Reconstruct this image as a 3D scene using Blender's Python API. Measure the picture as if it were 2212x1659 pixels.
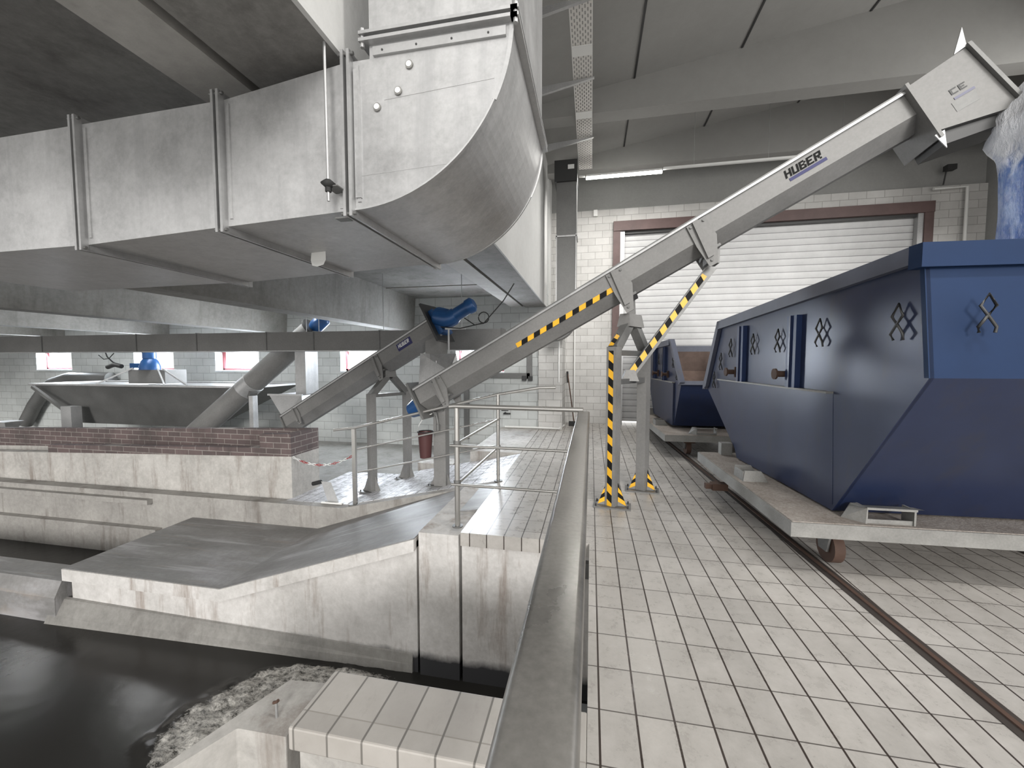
import bpy, bmesh, math, random
from mathutils import Vector, Matrix
random.seed(7)
for o in list(bpy.data.objects): bpy.data.objects.remove(o)
S = bpy.context.scene
COL = S.collection
PI = math.pi
# ------------------------------------------------------------------ camera
F = 870.0; CZ = 1.51
TH = math.atan(48.5/F); PS = math.atan(171/math.hypot(F, 48.5))
cd = bpy.data.cameras.new('camera'); cam = bpy.data.objects.new('camera', cd); COL.objects.link(cam)
cam.location = (0, 0, CZ); cam.rotation_euler = (PI/2-TH, 0, PS)
cd.sensor_width = 36; cd.lens = 36*F/2212; cd.clip_start = .02
S.camera = cam
# ------------------------------------------------------------------ daylight from the open gate end, exposure
W = bpy.data.worlds.new('world'); S.world = W; W.use_nodes = True
bg = W.node_tree.nodes['Background']; bg.inputs[0].default_value = (1, .985, .96, 1); bg.inputs[1].default_value = .80
S.view_settings.view_transform = 'Standard'; S.view_settings.look = 'None'
S.view_settings.gamma = 1; S.view_settings.exposure = .84
def area_light(name, loc, rot, sx, sy, power, col=(1, 1, 1)):
    l = bpy.data.lights.new(name, 'AREA'); l.shape = 'RECTANGLE'; l.size = sx; l.size_y = sy; l.energy = power; l.color = col
    o = bpy.data.objects.new(name, l); COL.objects.link(o); o.location = loc; o.rotation_euler = rot
    return o
sl = bpy.data.lights.new('daylight', 'SUN'); sl.energy = 1.3; sl.angle = math.radians(16); sl.color = (1, .98, .95)
so = bpy.data.objects.new('daylight', sl); COL.objects.link(so); so.rotation_euler = Vector((-.26, .93, -.26)).to_track_quat('-Z', 'Y').to_euler()
# daylight falling through the window band of the low hall
for wx in (-19.2, -15.7, -12.2, -8.9, -5.6, -2.8):
    area_light('window_daylight', (wx, 9.2, 1.75), (-PI/2+.5, 0, 0), 1.2, .9, 140, (.85, .92, 1))

# added fill light for the far floor, set in an invented right-hand window band
area_light('window_daylight', (7.75, 5.9, 3.9), Vector((-.8, -.05, -.6)).to_track_quat('-Z', 'Y').to_euler(), 1.5, 4.4, 125, (1, .99, .96))
# ------------------------------------------------------------------ materials
def nm(name):
    m = bpy.data.materials.new(name); m.use_nodes = True
    nt = m.node_tree; return m, nt, nt.nodes['Principled BSDF']
def pos(nt, scale=(1, 1, 1), off=(0, 0, 0)):
    g = nt.nodes.new('ShaderNodeNewGeometry'); mp = nt.nodes.new('ShaderNodeMapping')
    mp.inputs['Scale'].default_value = scale; mp.inputs['Location'].default_value = off
    nt.links.new(g.outputs['Position'], mp.inputs['Vector']); return mp.outputs[0]
def noise(nt, vec, scale, detail=5, rough=.6):
    n = nt.nodes.new('ShaderNodeTexNoise'); n.inputs['Scale'].default_value = scale
    n.inputs['Detail'].default_value = detail; n.inputs['Roughness'].default_value = rough
    nt.links.new(vec, n.inputs['Vector']); return n.outputs[0]
def ramp(nt, fac, stops):
    r = nt.nodes.new('ShaderNodeValToRGB'); e = r.color_ramp.elements
    while len(e) < len(stops): e.new(.5)
    for i, (p, c) in enumerate(stops):
        e[i].position = p; e[i].color = (c, c, c, 1) if isinstance(c, (int, float)) else (*c, 1)
    nt.links.new(fac, r.inputs[0]); return r.outputs[0]
def mix(nt, fac, a, b, mode='MIX'):
    m = nt.nodes.new('ShaderNodeMix'); m.data_type = 'RGBA'; m.blend_type = mode
    for s, v in ((m.inputs[0], fac), (m.inputs[6], a), (m.inputs[7], b)):
        if isinstance(v, (int, float)): s.default_value = v if s.type == 'VALUE' else (v, v, v, 1)
        elif isinstance(v, tuple): s.default_value = (*v, 1)
        else: nt.links.new(v, s)
    return m.outputs[2]
def math_(nt, op, a, b=0.0):
    m = nt.nodes.new('ShaderNodeMath'); m.operation = op
    for s, v in ((m.inputs[0], a), (m.inputs[1], b)):
        if isinstance(v, (int, float)): s.default_value = v
        else: nt.links.new(v, s)
    return m.outputs[0]
def bump(nt, b, h, strength=.3, dist=.01):
    n = nt.nodes.new('ShaderNodeBump'); n.inputs['Strength'].default_value = strength; n.inputs['Distance'].default_value = dist
    nt.links.new(h, n.inputs['Height']); nt.links.new(n.outputs[0], b.inputs['Normal'])
def sep(nt, v):
    s = nt.nodes.new('ShaderNodeSeparateXYZ'); nt.links.new(v, s.inputs[0]); return s.outputs

def concrete(name, lo, hi, stain=.0, stain_col=(.2, .16, .13), rough=.85, sc=1.0, wet_z=None):
    m, nt, b = nm(name); v = pos(nt)
    n1 = noise(nt, v, 1.3*sc, 8, .65); n2 = noise(nt, v, 18*sc, 4, .7)
    f = mix(nt, .35, n1, n2)
    c = ramp(nt, f, [(.3, lo), (.7, hi)])
    if stain:
        vs = pos(nt, (2.6, 2.6, .35)); n3 = noise(nt, vs, 1.6, 6, .7)
        sf = ramp(nt, n3, [(.52, 0.), (.68, stain)])
        c = mix(nt, sf, c, stain_col)
    if wet_z:
        z = sep(nt, pos(nt))[2]; nz = noise(nt, pos(nt), 5, 4)
        zz = math_(nt, 'ADD', z, math_(nt, 'MULTIPLY', nz, .12))
        wf = nt.nodes.new('ShaderNodeMapRange'); nt.links.new(zz, wf.inputs[0])
        wf.inputs[1].default_value = wet_z+.1; wf.inputs[2].default_value = wet_z+.02
        c = mix(nt, wf.outputs[0], c, (.035, .035, .038))
    nt.links.new(c, b.inputs['Base Color']); b.inputs['Roughness'].default_value = rough
    bump(nt, b, n2, .25, .006); return m
def metal(name, lo, hi, rough=.42, met=.55, sc=1., stre=(1, 1, 1)):
    m, nt, b = nm(name); v = pos(nt, stre)
    n1 = noise(nt, v, 2.2*sc, 6, .6); n2 = noise(nt, v, 40*sc, 3, .6)
    c = ramp(nt, mix(nt, .3, n1, n2), [(.3, lo), (.7, hi)])
    nt.links.new(c, b.inputs['Base Color']); b.inputs['Metallic'].default_value = met
    r = ramp(nt, n1, [(.3, rough-.08), (.7, rough+.1)]); nt.links.new(r, b.inputs['Roughness'])
    return m
def paint(name, col, rough=.45, met=0., var=.25, dirt=None):
    m, nt, b = nm(name); v = pos(nt); n1 = noise(nt, v, 3, 6, .65)
    dk = tuple(x*(1-var) for x in col); c = ramp(nt, n1, [(.3, dk), (.7, col)])
    if dirt:
        n2 = noise(nt, pos(nt, (1, 1, .4)), 3.7, 6, .7); c = mix(nt, ramp(nt, n2, [(.55, 0.), (.75, .6)]), c, dirt)
    nt.links.new(c, b.inputs['Base Color']); b.inputs['Roughness'].default_value = rough; b.inputs['Metallic'].default_value = met
    if name == 'end_blue_paint': b.inputs['Specular IOR Level'].default_value = .15
    return m
def grid_lines(nt, sx, sy, ox, oy, wx, wy, ax=0, ay=1):
    s = sep(nt, pos(nt, (1, 1, 1)))
    def line(c, p, o, w):
        f = math_(nt, 'FRACT', math_(nt, 'DIVIDE', math_(nt, 'SUBTRACT', c, o), p))
        d = math_(nt, 'ABSOLUTE', math_(nt, 'SUBTRACT', f, .5))
        return math_(nt, 'GREATER_THAN', d, .5-w/p/2)
    return line(s[ax], sx, ox, wx), line(s[ay], sy, oy, wy), s
def tiles(name, lo, hi, jx=(.045, .035, .03), jy=(.10, .09, .082), rough=.5):
    m, nt, b = nm(name)
    lx, ly, s = grid_lines(nt, .155, .25, .05, 1.963, .009, .006)
    v = pos(nt); n1 = noise(nt, v, 1.1, 7, .65); n2 = noise(nt, v, 9, 6, .75)
    c = ramp(nt, mix(nt, .5, n1, n2), [(.33, lo), (.66, hi)])
    # each tile a little different
    fx = math_(nt, 'FLOOR', math_(nt, 'DIVIDE', math_(nt, 'SUBTRACT', s[0], .05), .155))
    fy = math_(nt, 'FLOOR', math_(nt, 'DIVIDE', math_(nt, 'SUBTRACT', s[1], 1.963), .25))
    cx = nt.nodes.new('ShaderNodeCombineXYZ'); nt.links.new(fx, cx.inputs[0]); nt.links.new(fy, cx.inputs[1])
    wn = nt.nodes.new('ShaderNodeTexWhiteNoise'); nt.links.new(cx.outputs[0], wn.inputs[0])
    tint = ramp(nt, wn.outputs[0], [(0., .86), (1., 1.)]); c = mix(nt, 1., c, tint, 'MULTIPLY')
    n3 = noise(nt, pos(nt, (1, .3, 1)), 14, 6, .8)
    c = mix(nt, ramp(nt, n3, [(.56, 0.), (.72, .22)]), c, (.2, .18, .16))
    c = mix(nt, ly, c, jy); c = mix(nt, lx, c, jx)
    nt.links.new(c, b.inputs['Base Color'])
    r = ramp(nt, n2, [(.3, rough-.15), (.7, rough+.12)]); nt.links.new(r, b.inputs['Roughness'])
    j = math_(nt, 'SUBTRACT', 1., math_(nt, 'MAXIMUM', lx, ly)); bump(nt, b, j, .5, .003)
    return m
def bricks(name, c1, c2, mortar, bw, bh, ms=.006, xz=True, rough=.75, stain=None):
    m, nt, b = nm(name)
    s = sep(nt, pos(nt)); cb = nt.nodes.new('ShaderNodeCombineXYZ')
    nt.links.new(math_(nt, 'ADD', s[0], s[1]), cb.inputs[0]); nt.links.new(s[2], cb.inputs[1])
    t = nt.nodes.new('ShaderNodeTexBrick'); nt.links.new(cb.outputs[0], t.inputs['Vector'])
    t.inputs['Scale'].default_value = 1; t.inputs['Brick Width'].default_value = bw; t.inputs['Row Height'].default_value = bh
    t.inputs['Mortar Size'].default_value = ms; t.inputs['Mortar Smooth'].default_value = .2
    t.inputs['Color1'].default_value = (*c1, 1); t.inputs['Color2'].default_value = (*c2, 1); t.inputs['Mortar'].default_value = (*mortar, 1)
    n = noise(nt, pos(nt), 1.5, 7, .7); c = mix(nt, 1., t.outputs[0], ramp(nt, n, [(.3, .78), (.7, 1.)]), 'MULTIPLY')
    if stain: c = mix(nt, ramp(nt, noise(nt, pos(nt, (1, 1, .5)), 2.2, 6, .7), [(.45, 0.), (.7, .75)]), c, stain)
    nt.links.new(c, b.inputs['Base Color']); b.inputs['Roughness'].default_value = rough
    bump(nt, b, math_(nt, 'SUBTRACT', 1., t.outputs[1]), .35, .004); return m
def plain(name, col, rough=.5, met=0., emit=0., alpha=1.):
    m, nt, b = nm(name); b.inputs['Base Color'].default_value = (*col, 1); b.inputs['Roughness'].default_value = rough
    b.inputs['Metallic'].default_value = met
    if emit: b.inputs['Emission Color'].default_value = (*col, 1); b.inputs['Emission Strength'].default_value = emit
    if alpha < 1: b.inputs['Alpha'].default_value = alpha
    return m

M = {}
M['tile'] = tiles('floor_tiles', (.36, .34, .315), (.54, .515, .485), rough=.34)
M['ramp_tile'] = tiles('ramp_tiles', (.46, .46, .48), (.68, .68, .71), rough=.3)
M['coping'] = tiles('coping_tiles', (.40, .375, .345), (.48, .455, .425), jx=(.17, .16, .145), jy=(.3, .28, .25))
M['conc'] = concrete('weathered_concrete', (.27, .258, .24), (.58, .56, .53), .75, (.19, .155, .13))
M['conc_k'] = concrete('kerb_concrete', (.20, .19, .178), (.42, .405, .38), .7, (.12, .10, .085))
M['conc_wall'] = concrete('stained_channel_concrete', (.40, .385, .365), (.74, .72, .70), .8, (.24, .185, .15), wet_z=-1.2)
M['conc_dark'] = concrete('dark_concrete', (.15, .145, .135), (.33, .32, .30), .4, (.1, .09, .08))
def slide_mat():
    m, nt, b = nm('smooth_worn_concrete'); n1 = noise(nt, pos(nt, (.6, 2.2, 1)), 1.4, 7, .65); n2 = noise(nt, pos(nt), 20, 4, .7)
    c = ramp(nt, mix(nt, .25, n1, n2), [(.3, (.13, .128, .125)), (.52, (.22, .215, .21)), (.7, (.34, .335, .34))])
    n3 = noise(nt, pos(nt, (.35, 4.5, 1)), 2.1, 5, .6); c = mix(nt, ramp(nt, n3, [(.55, 0.), (.66, .6)]), c, (.42, .41, .42))
    c = mix(nt, ramp(nt, noise(nt, pos(nt, (.4, 5, 1)), 3.1, 5, .6), [(.60, 0.), (.72, .5)]), c, (.30, .25, .21))
    nt.links.new(c, b.inputs['Base Color']); b.inputs['Roughness'].default_value = .5; bump(nt, b, n2, .2, .004); return m
M['slide'] = slide_mat()
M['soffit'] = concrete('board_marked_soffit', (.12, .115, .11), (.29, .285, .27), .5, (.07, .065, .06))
M['beam'] = concrete('ceiling_beam_concrete', (.17, .165, .155), (.34, .33, .31), .4, (.12, .11, .1))
M['block'] = bricks('painted_block_wall', (.60, .62, .61), (.53, .55, .54), (.36, .37, .36), .40, .20, .007)
M['block_r'] = bricks('white_block_wall', (.62, .61, .59), (.54, .53, .51), (.36, .35, .33), .33, .165, .006)
M['brick'] = bricks('engineering_brick', (.15, .108, .105), (.105, .08, .078), (.30, .27, .25), .25, .083, .006, stain=(.05, .043, .04))
M['plaster'] = concrete('smooth_grey_wall', (.26, .26, .25), (.33, .33, .32))
M['plaster_l'] = concrete('light_upstand_concrete', (.50, .50, .49), (.62, .62, .61))
M['roof'] = concrete('roof_panels', (.25, .246, .235), (.30, .296, .285), sc=.4)
def galv_mat():
    m, nt, b = nm('galvanised_sheet'); v = pos(nt)
    n1 = noise(nt, v, 2.6, 8, .7); n2 = noise(nt, v, 55, 3, .6); n3 = noise(nt, pos(nt, (7, 7, .5)), 2.2, 5, .6)
    c = ramp(nt, mix(nt, .25, n1, n2), [(.3, .31), (.5, .45), (.72, .58)])
    c = mix(nt, ramp(nt, n3, [(.50, 0.), (.70, .45)]), c, (.33, .33, .335))
    n4 = noise(nt, pos(nt), 6, 6, .75); c = mix(nt, ramp(nt, n4, [(.60, 0.), (.72, .4)]), c, (.68, .68, .67))
    nt.links.new(c, b.inputs['Base Color']); b.inputs['Metallic'].default_value = .45
    nt.links.new(ramp(nt, n1, [(.3, .34), (.7, .5)]), b.inputs['Roughness']); return m
M['galv'] = galv_mat()
M['galv_d'] = metal('galvanised_profile', (.34, .34, .34), (.52, .52, .52), .45, .6)
M['steel'] = metal('brushed_stainless', (.15, .148, .143), (.24, .236, .23), .55, .10)
M['steel_d'] = metal('dull_steel', (.12, .12, .117), (.19, .19, .185), .5, .35)
M['rail'] = metal('stainless_tube', (.42, .41, .39), (.50, .49, .47), .3, .8, .4)
M['handrail'] = metal('worn_handrail', (.15, .145, .135), (.30, .288, .27), .34, .6, 2)
M['zinc'] = metal('cart_galvanised', (.17, .168, .16), (.32, .315, .30), .6, .3, 2)
M['dark'] = plain('black_iron', (.03, .03, .03), .5)
M['rubber'] = plain('black_rubber', (.015, .015, .015), .7)
M['blue'] = paint('skip_blue_paint', (.015, .025, .068), .33, .1, .25, (.026, .026, .036))
M['blue_b'] = paint('end_blue_paint', (.010, .026, .072), .5, 0, .15)  # second blue for the skip's upper end plate and high rim
M['blue_rim'] = paint('faded_blue_rim', (.10, .11, .15), .5, 0, .3, (.1, .09, .09))
M['blue_r'] = paint('rib_blue_paint', (.012, .03, .10), .45, 0, .2)
M['motor'] = paint('motor_blue', (.02, .09, .26), .35, .1, .3)
M['rust'] = paint('rusty_inside', (.16, .11, .09), .8, 0, .5, (.06, .04, .035))
M['rust_b'] = paint('rusty_steel', (.09, .05, .035), .8, 0, .4)
M['groove'] = paint('dirty_groove', (.045, .035, .03), .8, 0, .4)
M['oxide'] = paint('red_oxide_frame', (.12, .075, .07), .6, 0, .3)
M['white'] = plain('white_plastic', (.75, .75, .73), .4)
M['yellow'] = paint('hazard_yellow', (.80, .43, .02), .45, 0, .12)
M['black'] = plain('hazard_black', (.012, .012, .012), .6)
M['black'].node_tree.nodes['Principled BSDF'].inputs['Specular IOR Level'].default_value = .1
M['decal_grey'] = plain('faded_decal', (.12, .12, .18), .5)
M['decal_blue'] = plain('decal_blue', (.02, .02, .10), .6)
M['redbrown'] = plain('dark_red_bucket', (.07, .025, .025), .45)
M['red'] = plain('chain_red', (.35, .05, .05), .5)
M['lamp'] = plain('lit_tube', (1, .98, .93), .5, 0, 14)
M['lamp_body'] = plain('luminaire_body', (.7, .7, .68), .5)
M['win_frame'] = plain('red_window_frame', (.22, .05, .06), .5)
M['reveal'] = plain('white_reveal', (.7, .74, .76), .6)
def glass_mat():
    m, nt, b = nm('window_glass'); nt.nodes.remove(b)
    out = nt.nodes['Material Output']; t = nt.nodes.new('ShaderNodeBsdfTransparent'); g = nt.nodes.new('ShaderNodeBsdfGlossy')
    g.inputs['Roughness'].default_value = .03; mx = nt.nodes.new('ShaderNodeMixShader'); mx.inputs[0].default_value = .08
    nt.links.new(t.outputs[0], mx.inputs[1]); nt.links.new(g.outputs[0], mx.inputs[2]); nt.links.new(mx.outputs[0], out.inputs[0]); return m
M['glass'] = glass_mat()
def sky_mat():
    m, nt, b = nm('bright_sky'); b.inputs['Emission Color'].default_value = (.95, .98, 1, 1); b.inputs['Emission Strength'].default_value = 3.0; return m
def shutter_mat():
    m, nt, b = nm('roller_slats'); z = sep(nt, pos(nt))[2]
    f = math_(nt, 'FRACT', math_(nt, 'DIVIDE', z, .145))
    c = ramp(nt, f, [(0., .14), (.07, .18), (.1, .50), (.9, .60), (1., .55)])
    n = noise(nt, pos(nt), 2, 6, .7); c = mix(nt, 1., c, ramp(nt, n, [(.3, .8), (.7, 1.)]), 'MULTIPLY')
    nt.links.new(c, b.inputs['Base Color']); b.inputs['Roughness'].default_value = .45; return m
M['beam_l'] = concrete('pale_edge_beam', (.26, .25, .235), (.44, .43, .41), .3, (.2, .19, .18))
M['slats'] = shutter_mat()
def tray_mat():
    m, nt, b = nm('perforated_tray'); s = sep(nt, pos(nt))
    def fr(c, p, o=0): return math_(nt, 'FRACT', math_(nt, 'DIVIDE', math_(nt, 'ADD', c, o), p))
    row = math_(nt, 'FLOOR', math_(nt, 'DIVIDE', s[0], .032))
    a = fr(math_(nt, 'ADD', s[1], math_(nt, 'MULTIPLY', row, .045)), .09); bq = fr(s[0], .032)
    h = math_(nt, 'MULTIPLY', math_(nt, 'LESS_THAN', a, .55), math_(nt, 'LESS_THAN', math_(nt, 'ABSOLUTE', math_(nt, 'SUBTRACT', bq, .5)), .2))
    nt.links.new(math_(nt, 'SUBTRACT', 1., h), b.inputs['Alpha']); b.inputs['Base Color'].default_value = (.6, .58, .55, 1); b.inputs['Roughness'].default_value = .5
    return m
M['tray'] = tray_mat()
def deck_mat():
    m, nt, b = nm('dirty_chequer_deck'); n = noise(nt, pos(nt), 60, 3, .7); n2 = noise(nt, pos(nt), 3, 6, .7)
    c = ramp(nt, mix(nt, .5, n, n2), [(.35, (.15, .12, .10)), (.65, (.36, .33, .30))]); nt.links.new(c, b.inputs['Base Color'])
    b.inputs['Roughness'].default_value = .7; bump(nt, b, n, .6, .006); return m
M['deck'] = deck_mat()
def water_mat():
    m, nt, b = nm('murky_water'); at = nt.nodes.new('ShaderNodeAttribute'); at.attribute_name = 'foam'
    fo = sep(nt, at.outputs['Color'])[0]
    n = noise(nt, pos(nt, (1, 1.6, 1)), 16, 8, .85)
    k = math_(nt, 'MULTIPLY', fo, 1.0)
    f = ramp(nt, math_(nt, 'ADD', n, math_(nt, 'MULTIPLY', math_(nt, 'SUBTRACT', k, 1.), .5)), [(.38, 0.), (.60, 1.)])
    c = mix(nt, f, (.028, .027, .025), (.62, .60, .56)); nt.links.new(c, b.inputs['Base Color'])
    b.inputs['Specular IOR Level'].default_value = .2; nt.links.new(math_(nt, 'ADD', .22, math_(nt, 'MULTIPLY', f, .4)), b.inputs['Roughness'])
    n2 = noise(nt, pos(nt), 7, 4, .5); bump(nt, b, n2, .12, .02); return m
M['water'] = water_mat()
def film_mat():
    m, nt, b = nm('crumpled_film'); b.inputs['Roughness'].default_value = .12
    n = noise(nt, pos(nt, (3, 3, .8)), 5, 6, .7)
    s = sep(nt, pos(nt))
    zf = nt.nodes.new('ShaderNodeMapRange'); nt.links.new(math_(nt, 'ADD', s[2], math_(nt, 'MULTIPLY', n, .5)), zf.inputs[0])
    zf.inputs[1].default_value = 3.25; zf.inputs[2].default_value = 3.45
    c = mix(nt, zf.outputs[0], ramp(nt, n, [(.4, (.03, .10, .33)), (.62, (.22, .32, .55))]), (.75, .76, .8))
    nt.links.new(c, b.inputs['Base Color']); b.inputs['Specular IOR Level'].default_value = .9; bump(nt, b, n, .8, .05); return m
M['film'] = film_mat()

# ------------------------------------------------------------------ mesh builder
class MB:
    def __init__(s): s.v = []; s.f = []; s.m = []; s.sm = []
    def add(s, vs, fs, mi=0, smooth=False, X=None):
        b = len(s.v)
        s.v += [(X @ Vector(v)) if X else Vector(v) for v in vs]
        s.f += [[b+i for i in f] for f in fs]; s.m += [mi]*len(fs); s.sm += [smooth]*len(fs); return s
    def box(s, a, b, X=None, mi=0):
        x0, y0, z0 = a; x1, y1, z1 = b
        return s.add([(x0, y0, z0), (x1, y0, z0), (x1, y1, z0), (x0, y1, z0), (x0, y0, z1), (x1, y0, z1), (x1, y1, z1), (x0, y1, z1)],
                     [(0, 3, 2, 1), (4, 5, 6, 7), (0, 1, 5, 4), (1, 2, 6, 5), (2, 3, 7, 6), (3, 0, 4, 7)], mi, False, X)
    def loft(s, A, B, mi=0, caps=True, smooth=False, X=None):
        n = len(A); fs = [(i, (i+1) % n, n+(i+1) % n, n+i) for i in range(n)]
        s.add(list(A)+list(B), fs, mi, smooth, X)
        if caps: s.add(list(A), [tuple(range(n))[::-1]], mi, False, X); s.add(list(B), [tuple(range(n))], mi, False, X)
        return s
    def prism(s, poly, fn, a, b, mi=0, X=None, smooth=False):
        return s.loft([fn(p, a) for p in poly], [fn(p, b) for p in poly], mi, True, smooth, X)
    def frus(s, q1, q2, mi=0, X=None): return s.loft(q1, q2, mi, True, False, X)
    def tube(s, pts, r, n=10, mi=0, X=None, closed=False, rs=None):
        pts = [Vector(p) for p in pts]; rings = []; up = Vector((0, 0, 1)); N = len(pts)
        for i, p in enumerate(pts):
            a = pts[max(i-1, 0)]; b = pts[min(i+1, N-1)]
            if closed: a = pts[i-1]; b = pts[(i+1) % N]
            t = (b-a).normalized(); k = up if abs(t.dot(up)) < .95 else Vector((1, 0, 0))
            e1 = t.cross(k).normalized(); e2 = e1.cross(t); rr = rs[i] if rs else r
            rings.append([p+rr*(math.cos(2*PI*j/n)*e1+math.sin(2*PI*j/n)*e2) for j in range(n)])
        b0 = len(rings); vs = [v for q in rings for v in q]; fs = []
        for i in range(N if closed else N-1):
            q = (i+1) % N
            for j in range(n): fs.append((i*n+j, i*n+(j+1) % n, q*n+(j+1) % n, q*n+j))
        s.add(vs, fs, mi, True, X)
        if not closed: s.add(rings[0], [tuple(range(n))[::-1]], mi, False, X); s.add(rings[-1], [tuple(range(n))], mi, False, X)
        return s
    def bar(s, a, b, w, h=None, mi=0, side=None, X=None):
        a, b = Vector(a), Vector(b); h = h or w; t = (b-a).normalized()
        k = Vector(side) if side else (Vector((0, 0, 1)) if abs(t.z) < .9 else Vector((0, 1, 0)))
        e1 = (k-t*k.dot(t)).normalized(); e2 = t.cross(e1)
        q = lambda p: [p+e2*w/2*i+e1*h/2*j for i, j in ((-1, -1), (1, -1), (1, 1), (-1, 1))]
        return s.loft(q(a), q(b), mi, True, False, X)
    def build(s, name, mat, parent=None, bevel=0):
        mats = mat if isinstance(mat, (list, tuple)) else [mat]
        if parent is None:
            xs = [v.x for v in s.v]; ys = [v.y for v in s.v]
            org = Vector(((min(xs)+max(xs))/2, (min(ys)+max(ys))/2, min(v.z for v in s.v)))
        else: org = ORG.get(parent.name, Vector())
        me = bpy.data.meshes.new(name); me.from_pydata([v-org for v in s.v], [], s.f)
        for p, mi, sm in zip(me.polygons, s.m, s.sm): p.material_index = mi; p.use_smooth = sm
        for x in mats: me.materials.append(M[x])
        me.update()
        bm = bmesh.new(); bm.from_mesh(me); bmesh.ops.recalc_face_normals(bm, faces=bm.faces); bm.to_mesh(me); bm.free()
        o = bpy.data.objects.new(name, me); COL.objects.link(o)
        if parent: o.parent = parent; ORG[o.name] = org
        else: o.location = org; ORG[o.name] = org
        if bevel:
            md = o.modifiers.new('bevel', 'BEVEL'); md.width = bevel; md.segments = 2; md.limit_method = 'ANGLE'
        return o
ORG = {}
def tag(o, label, cat, group=None):
    o['label'] = label; o['category'] = cat
    if group: o['group'] = group
    return o
def empty(name, loc, label, cat, group=None):
    o = bpy.data.objects.new(name, None); COL.objects.link(o); o.location = loc; o.empty_display_size = .1; ORG[o.name] = Vector(loc)
    return tag(o, label, cat, group)
def struct(name, mb, mat, parent=None, bevel=0):
    o = mb.build(name, mat, parent, bevel)
    if not parent: o['kind'] = 'structure'
    return o
def dup(root, delta, label, group=None):
    r = root.copy(); COL.objects.link(r); r.location = root.location+Vector(delta); r['label'] = label
    if group: r['group'] = group
    for ch in list(root.children):
        c = ch.copy(); COL.objects.link(c); c.parent = r
        for g in ch.children:
            d = g.copy(); COL.objects.link(d); d.parent = c
    return r
def rot_frame(org, yaw):
    return Matrix.Translation(Vector(org)) @ Matrix.Rotation(yaw, 4, 'Z')
def arc(cx, cz, rx, rz, a0, a1, n):
    return [(cx+rx*math.cos(a0+(a1-a0)*i/n), cz+rz*math.sin(a0+(a1-a0)*i/n)) for i in range(n+1)]
XZ = lambda p, t: (p[0], t, p[1])     # polygon in x-z, swept along y
YZ = lambda p, t: (t, p[0], p[1])
XY = lambda p, t: (p[0], p[1], t)

# ================================================================== SETTING
WT = -1.38
# floor of the high hall and the tiled tongue beside the channel
struct('floor', MB().prism([(0.0, -4), (7.8, -4), (7.8, 10.3), (-1.0, 10.3), (-1.0, 9.0), (-1.12, 9.0), (-1.12, 3.33), (0.0, 3.33)], XY, -.12, 0), 'tile')
# ramp of tiles going down to the left, low floor behind
struct('ramp_floor', MB().prism([(-1.12, 0), (-3.3, -.46), (-4.25, -.47), (-4.25, -.62), (-3.3, -.6), (-1.12, -.12)], XZ, 4.93, 6.45), 'ramp_tile')
struct('low_floor', MB().box((-24, 5.0, -.62), (-1.12, 9.2, -.5)), 'conc_dark')
struct('service_plinth', MB().box((-2.0, 6.5, -.5), (-1.13, 9.0, .0)).box((-3.0, 6.6, -.5), (-2.35, 7.0, -.28)), 'conc')
# channel bed, far and near walls
struct('channel_bed', MB().box((-24, -4, -1.9), (0, 4.8, -1.75)), 'conc_dark')
struct('channel_wall', MB().box((-1.11, 3.34, -1.8), (0.0, 3.9, -.12)).box((-1.52, 3.34, -1.8), (-1.14, 4.78, -.035))
       .prism([(-5.7, -1.8), (-1.55, -1.8), (-1.55, -.13), (-3.66, -.80), (-5.7, -.80)], XZ, 3.36, 4.75), 'conc_wall')
struct('pit_side_wall', MB().box((0.0, -4, -1.8), (.12, 3.34, -.12)), 'conc_wall')
# worn slide slab on the channel wall: level part and sloping part
struct('slide_slab', MB().prism([(-5.74, -.92), (-3.67, -.92), (-1.55, -.2), (-1.55, -.088), (-3.66, -.788), (-5.74, -.788)], XZ, 3.30, 4.8), 'conc_wall', bevel=.01)
struct('slide_surface', MB().prism([(-5.735, -.788), (-3.66, -.788), (-1.55, -.088), (-1.55, -.08), (-3.66, -.78), (-5.735, -.78)], XZ, 3.306, 4.8)
       .prism([(-1.56, -.09), (-1.56, -.078), (-1.12, .002), (-1.12, -.1)], XZ, 3.9, 4.8), 'slide')
struct('channel_sill', MB().loft([(-5.9, y, z) for y, z in ((3.36, -1.8), (3.36, -1.14), (3.33, -1.15), (3.25, -1.3), (3.20, -1.42), (3.20, -1.8))], [(-1.6, y, z) for y, z in ((3.36, -1.8), (3.36, -1.20), (3.355, -1.21), (3.345, -1.3), (3.335, -1.42), (3.335, -1.8))]), 'conc_dark')
struct('weir_wall', MB().prism([(3.25, -1.8), (3.25, -1.1), (3.32, -.94), (3.6, -.93), (3.6, -1.8)], YZ, -24, -5.78), 'slide')
struct('kerb_wall', MB().prism([(-24, -1.8), (-24, -.47), (-3.3, -.47), (-1.12, .0), (-1.12, -1.8)], XZ, 4.8, 4.96)
       .box((-24, 4.72, -.62), (-6.45, 4.81, -.55)).box((-24, 4.70, -1.8), (-6.3, 4.81, -.98)), 'conc_k')
# near cross wall with tiled coping, abutment
struct('cross_wall', MB().box((-1.19, 1.41, -1.8), (0, 1.69, -.1)), 'conc')
struct('tiled_coping', MB().box((-1.215, 1.375, -.1), (0, 1.69, .0)), 'coping', bevel=.008)
struct('abutment', MB().prism([(-1.27, 1.425), (-1.51, 1.42), (-1.61, 1.224), (-2.2, .1), (-2.26, .13), (-1.69, 1.24), (-1.49, 1.70), (-1.2, 1.73), (-1.2, 1.425)][:3]
       + [(-2.1, .25), (-2.16, .27), (-1.66, 1.22), (-1.48, 1.70), (-1.27, 1.72)], XY, -1.8, -.1), 'conc', bevel=.006)
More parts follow.
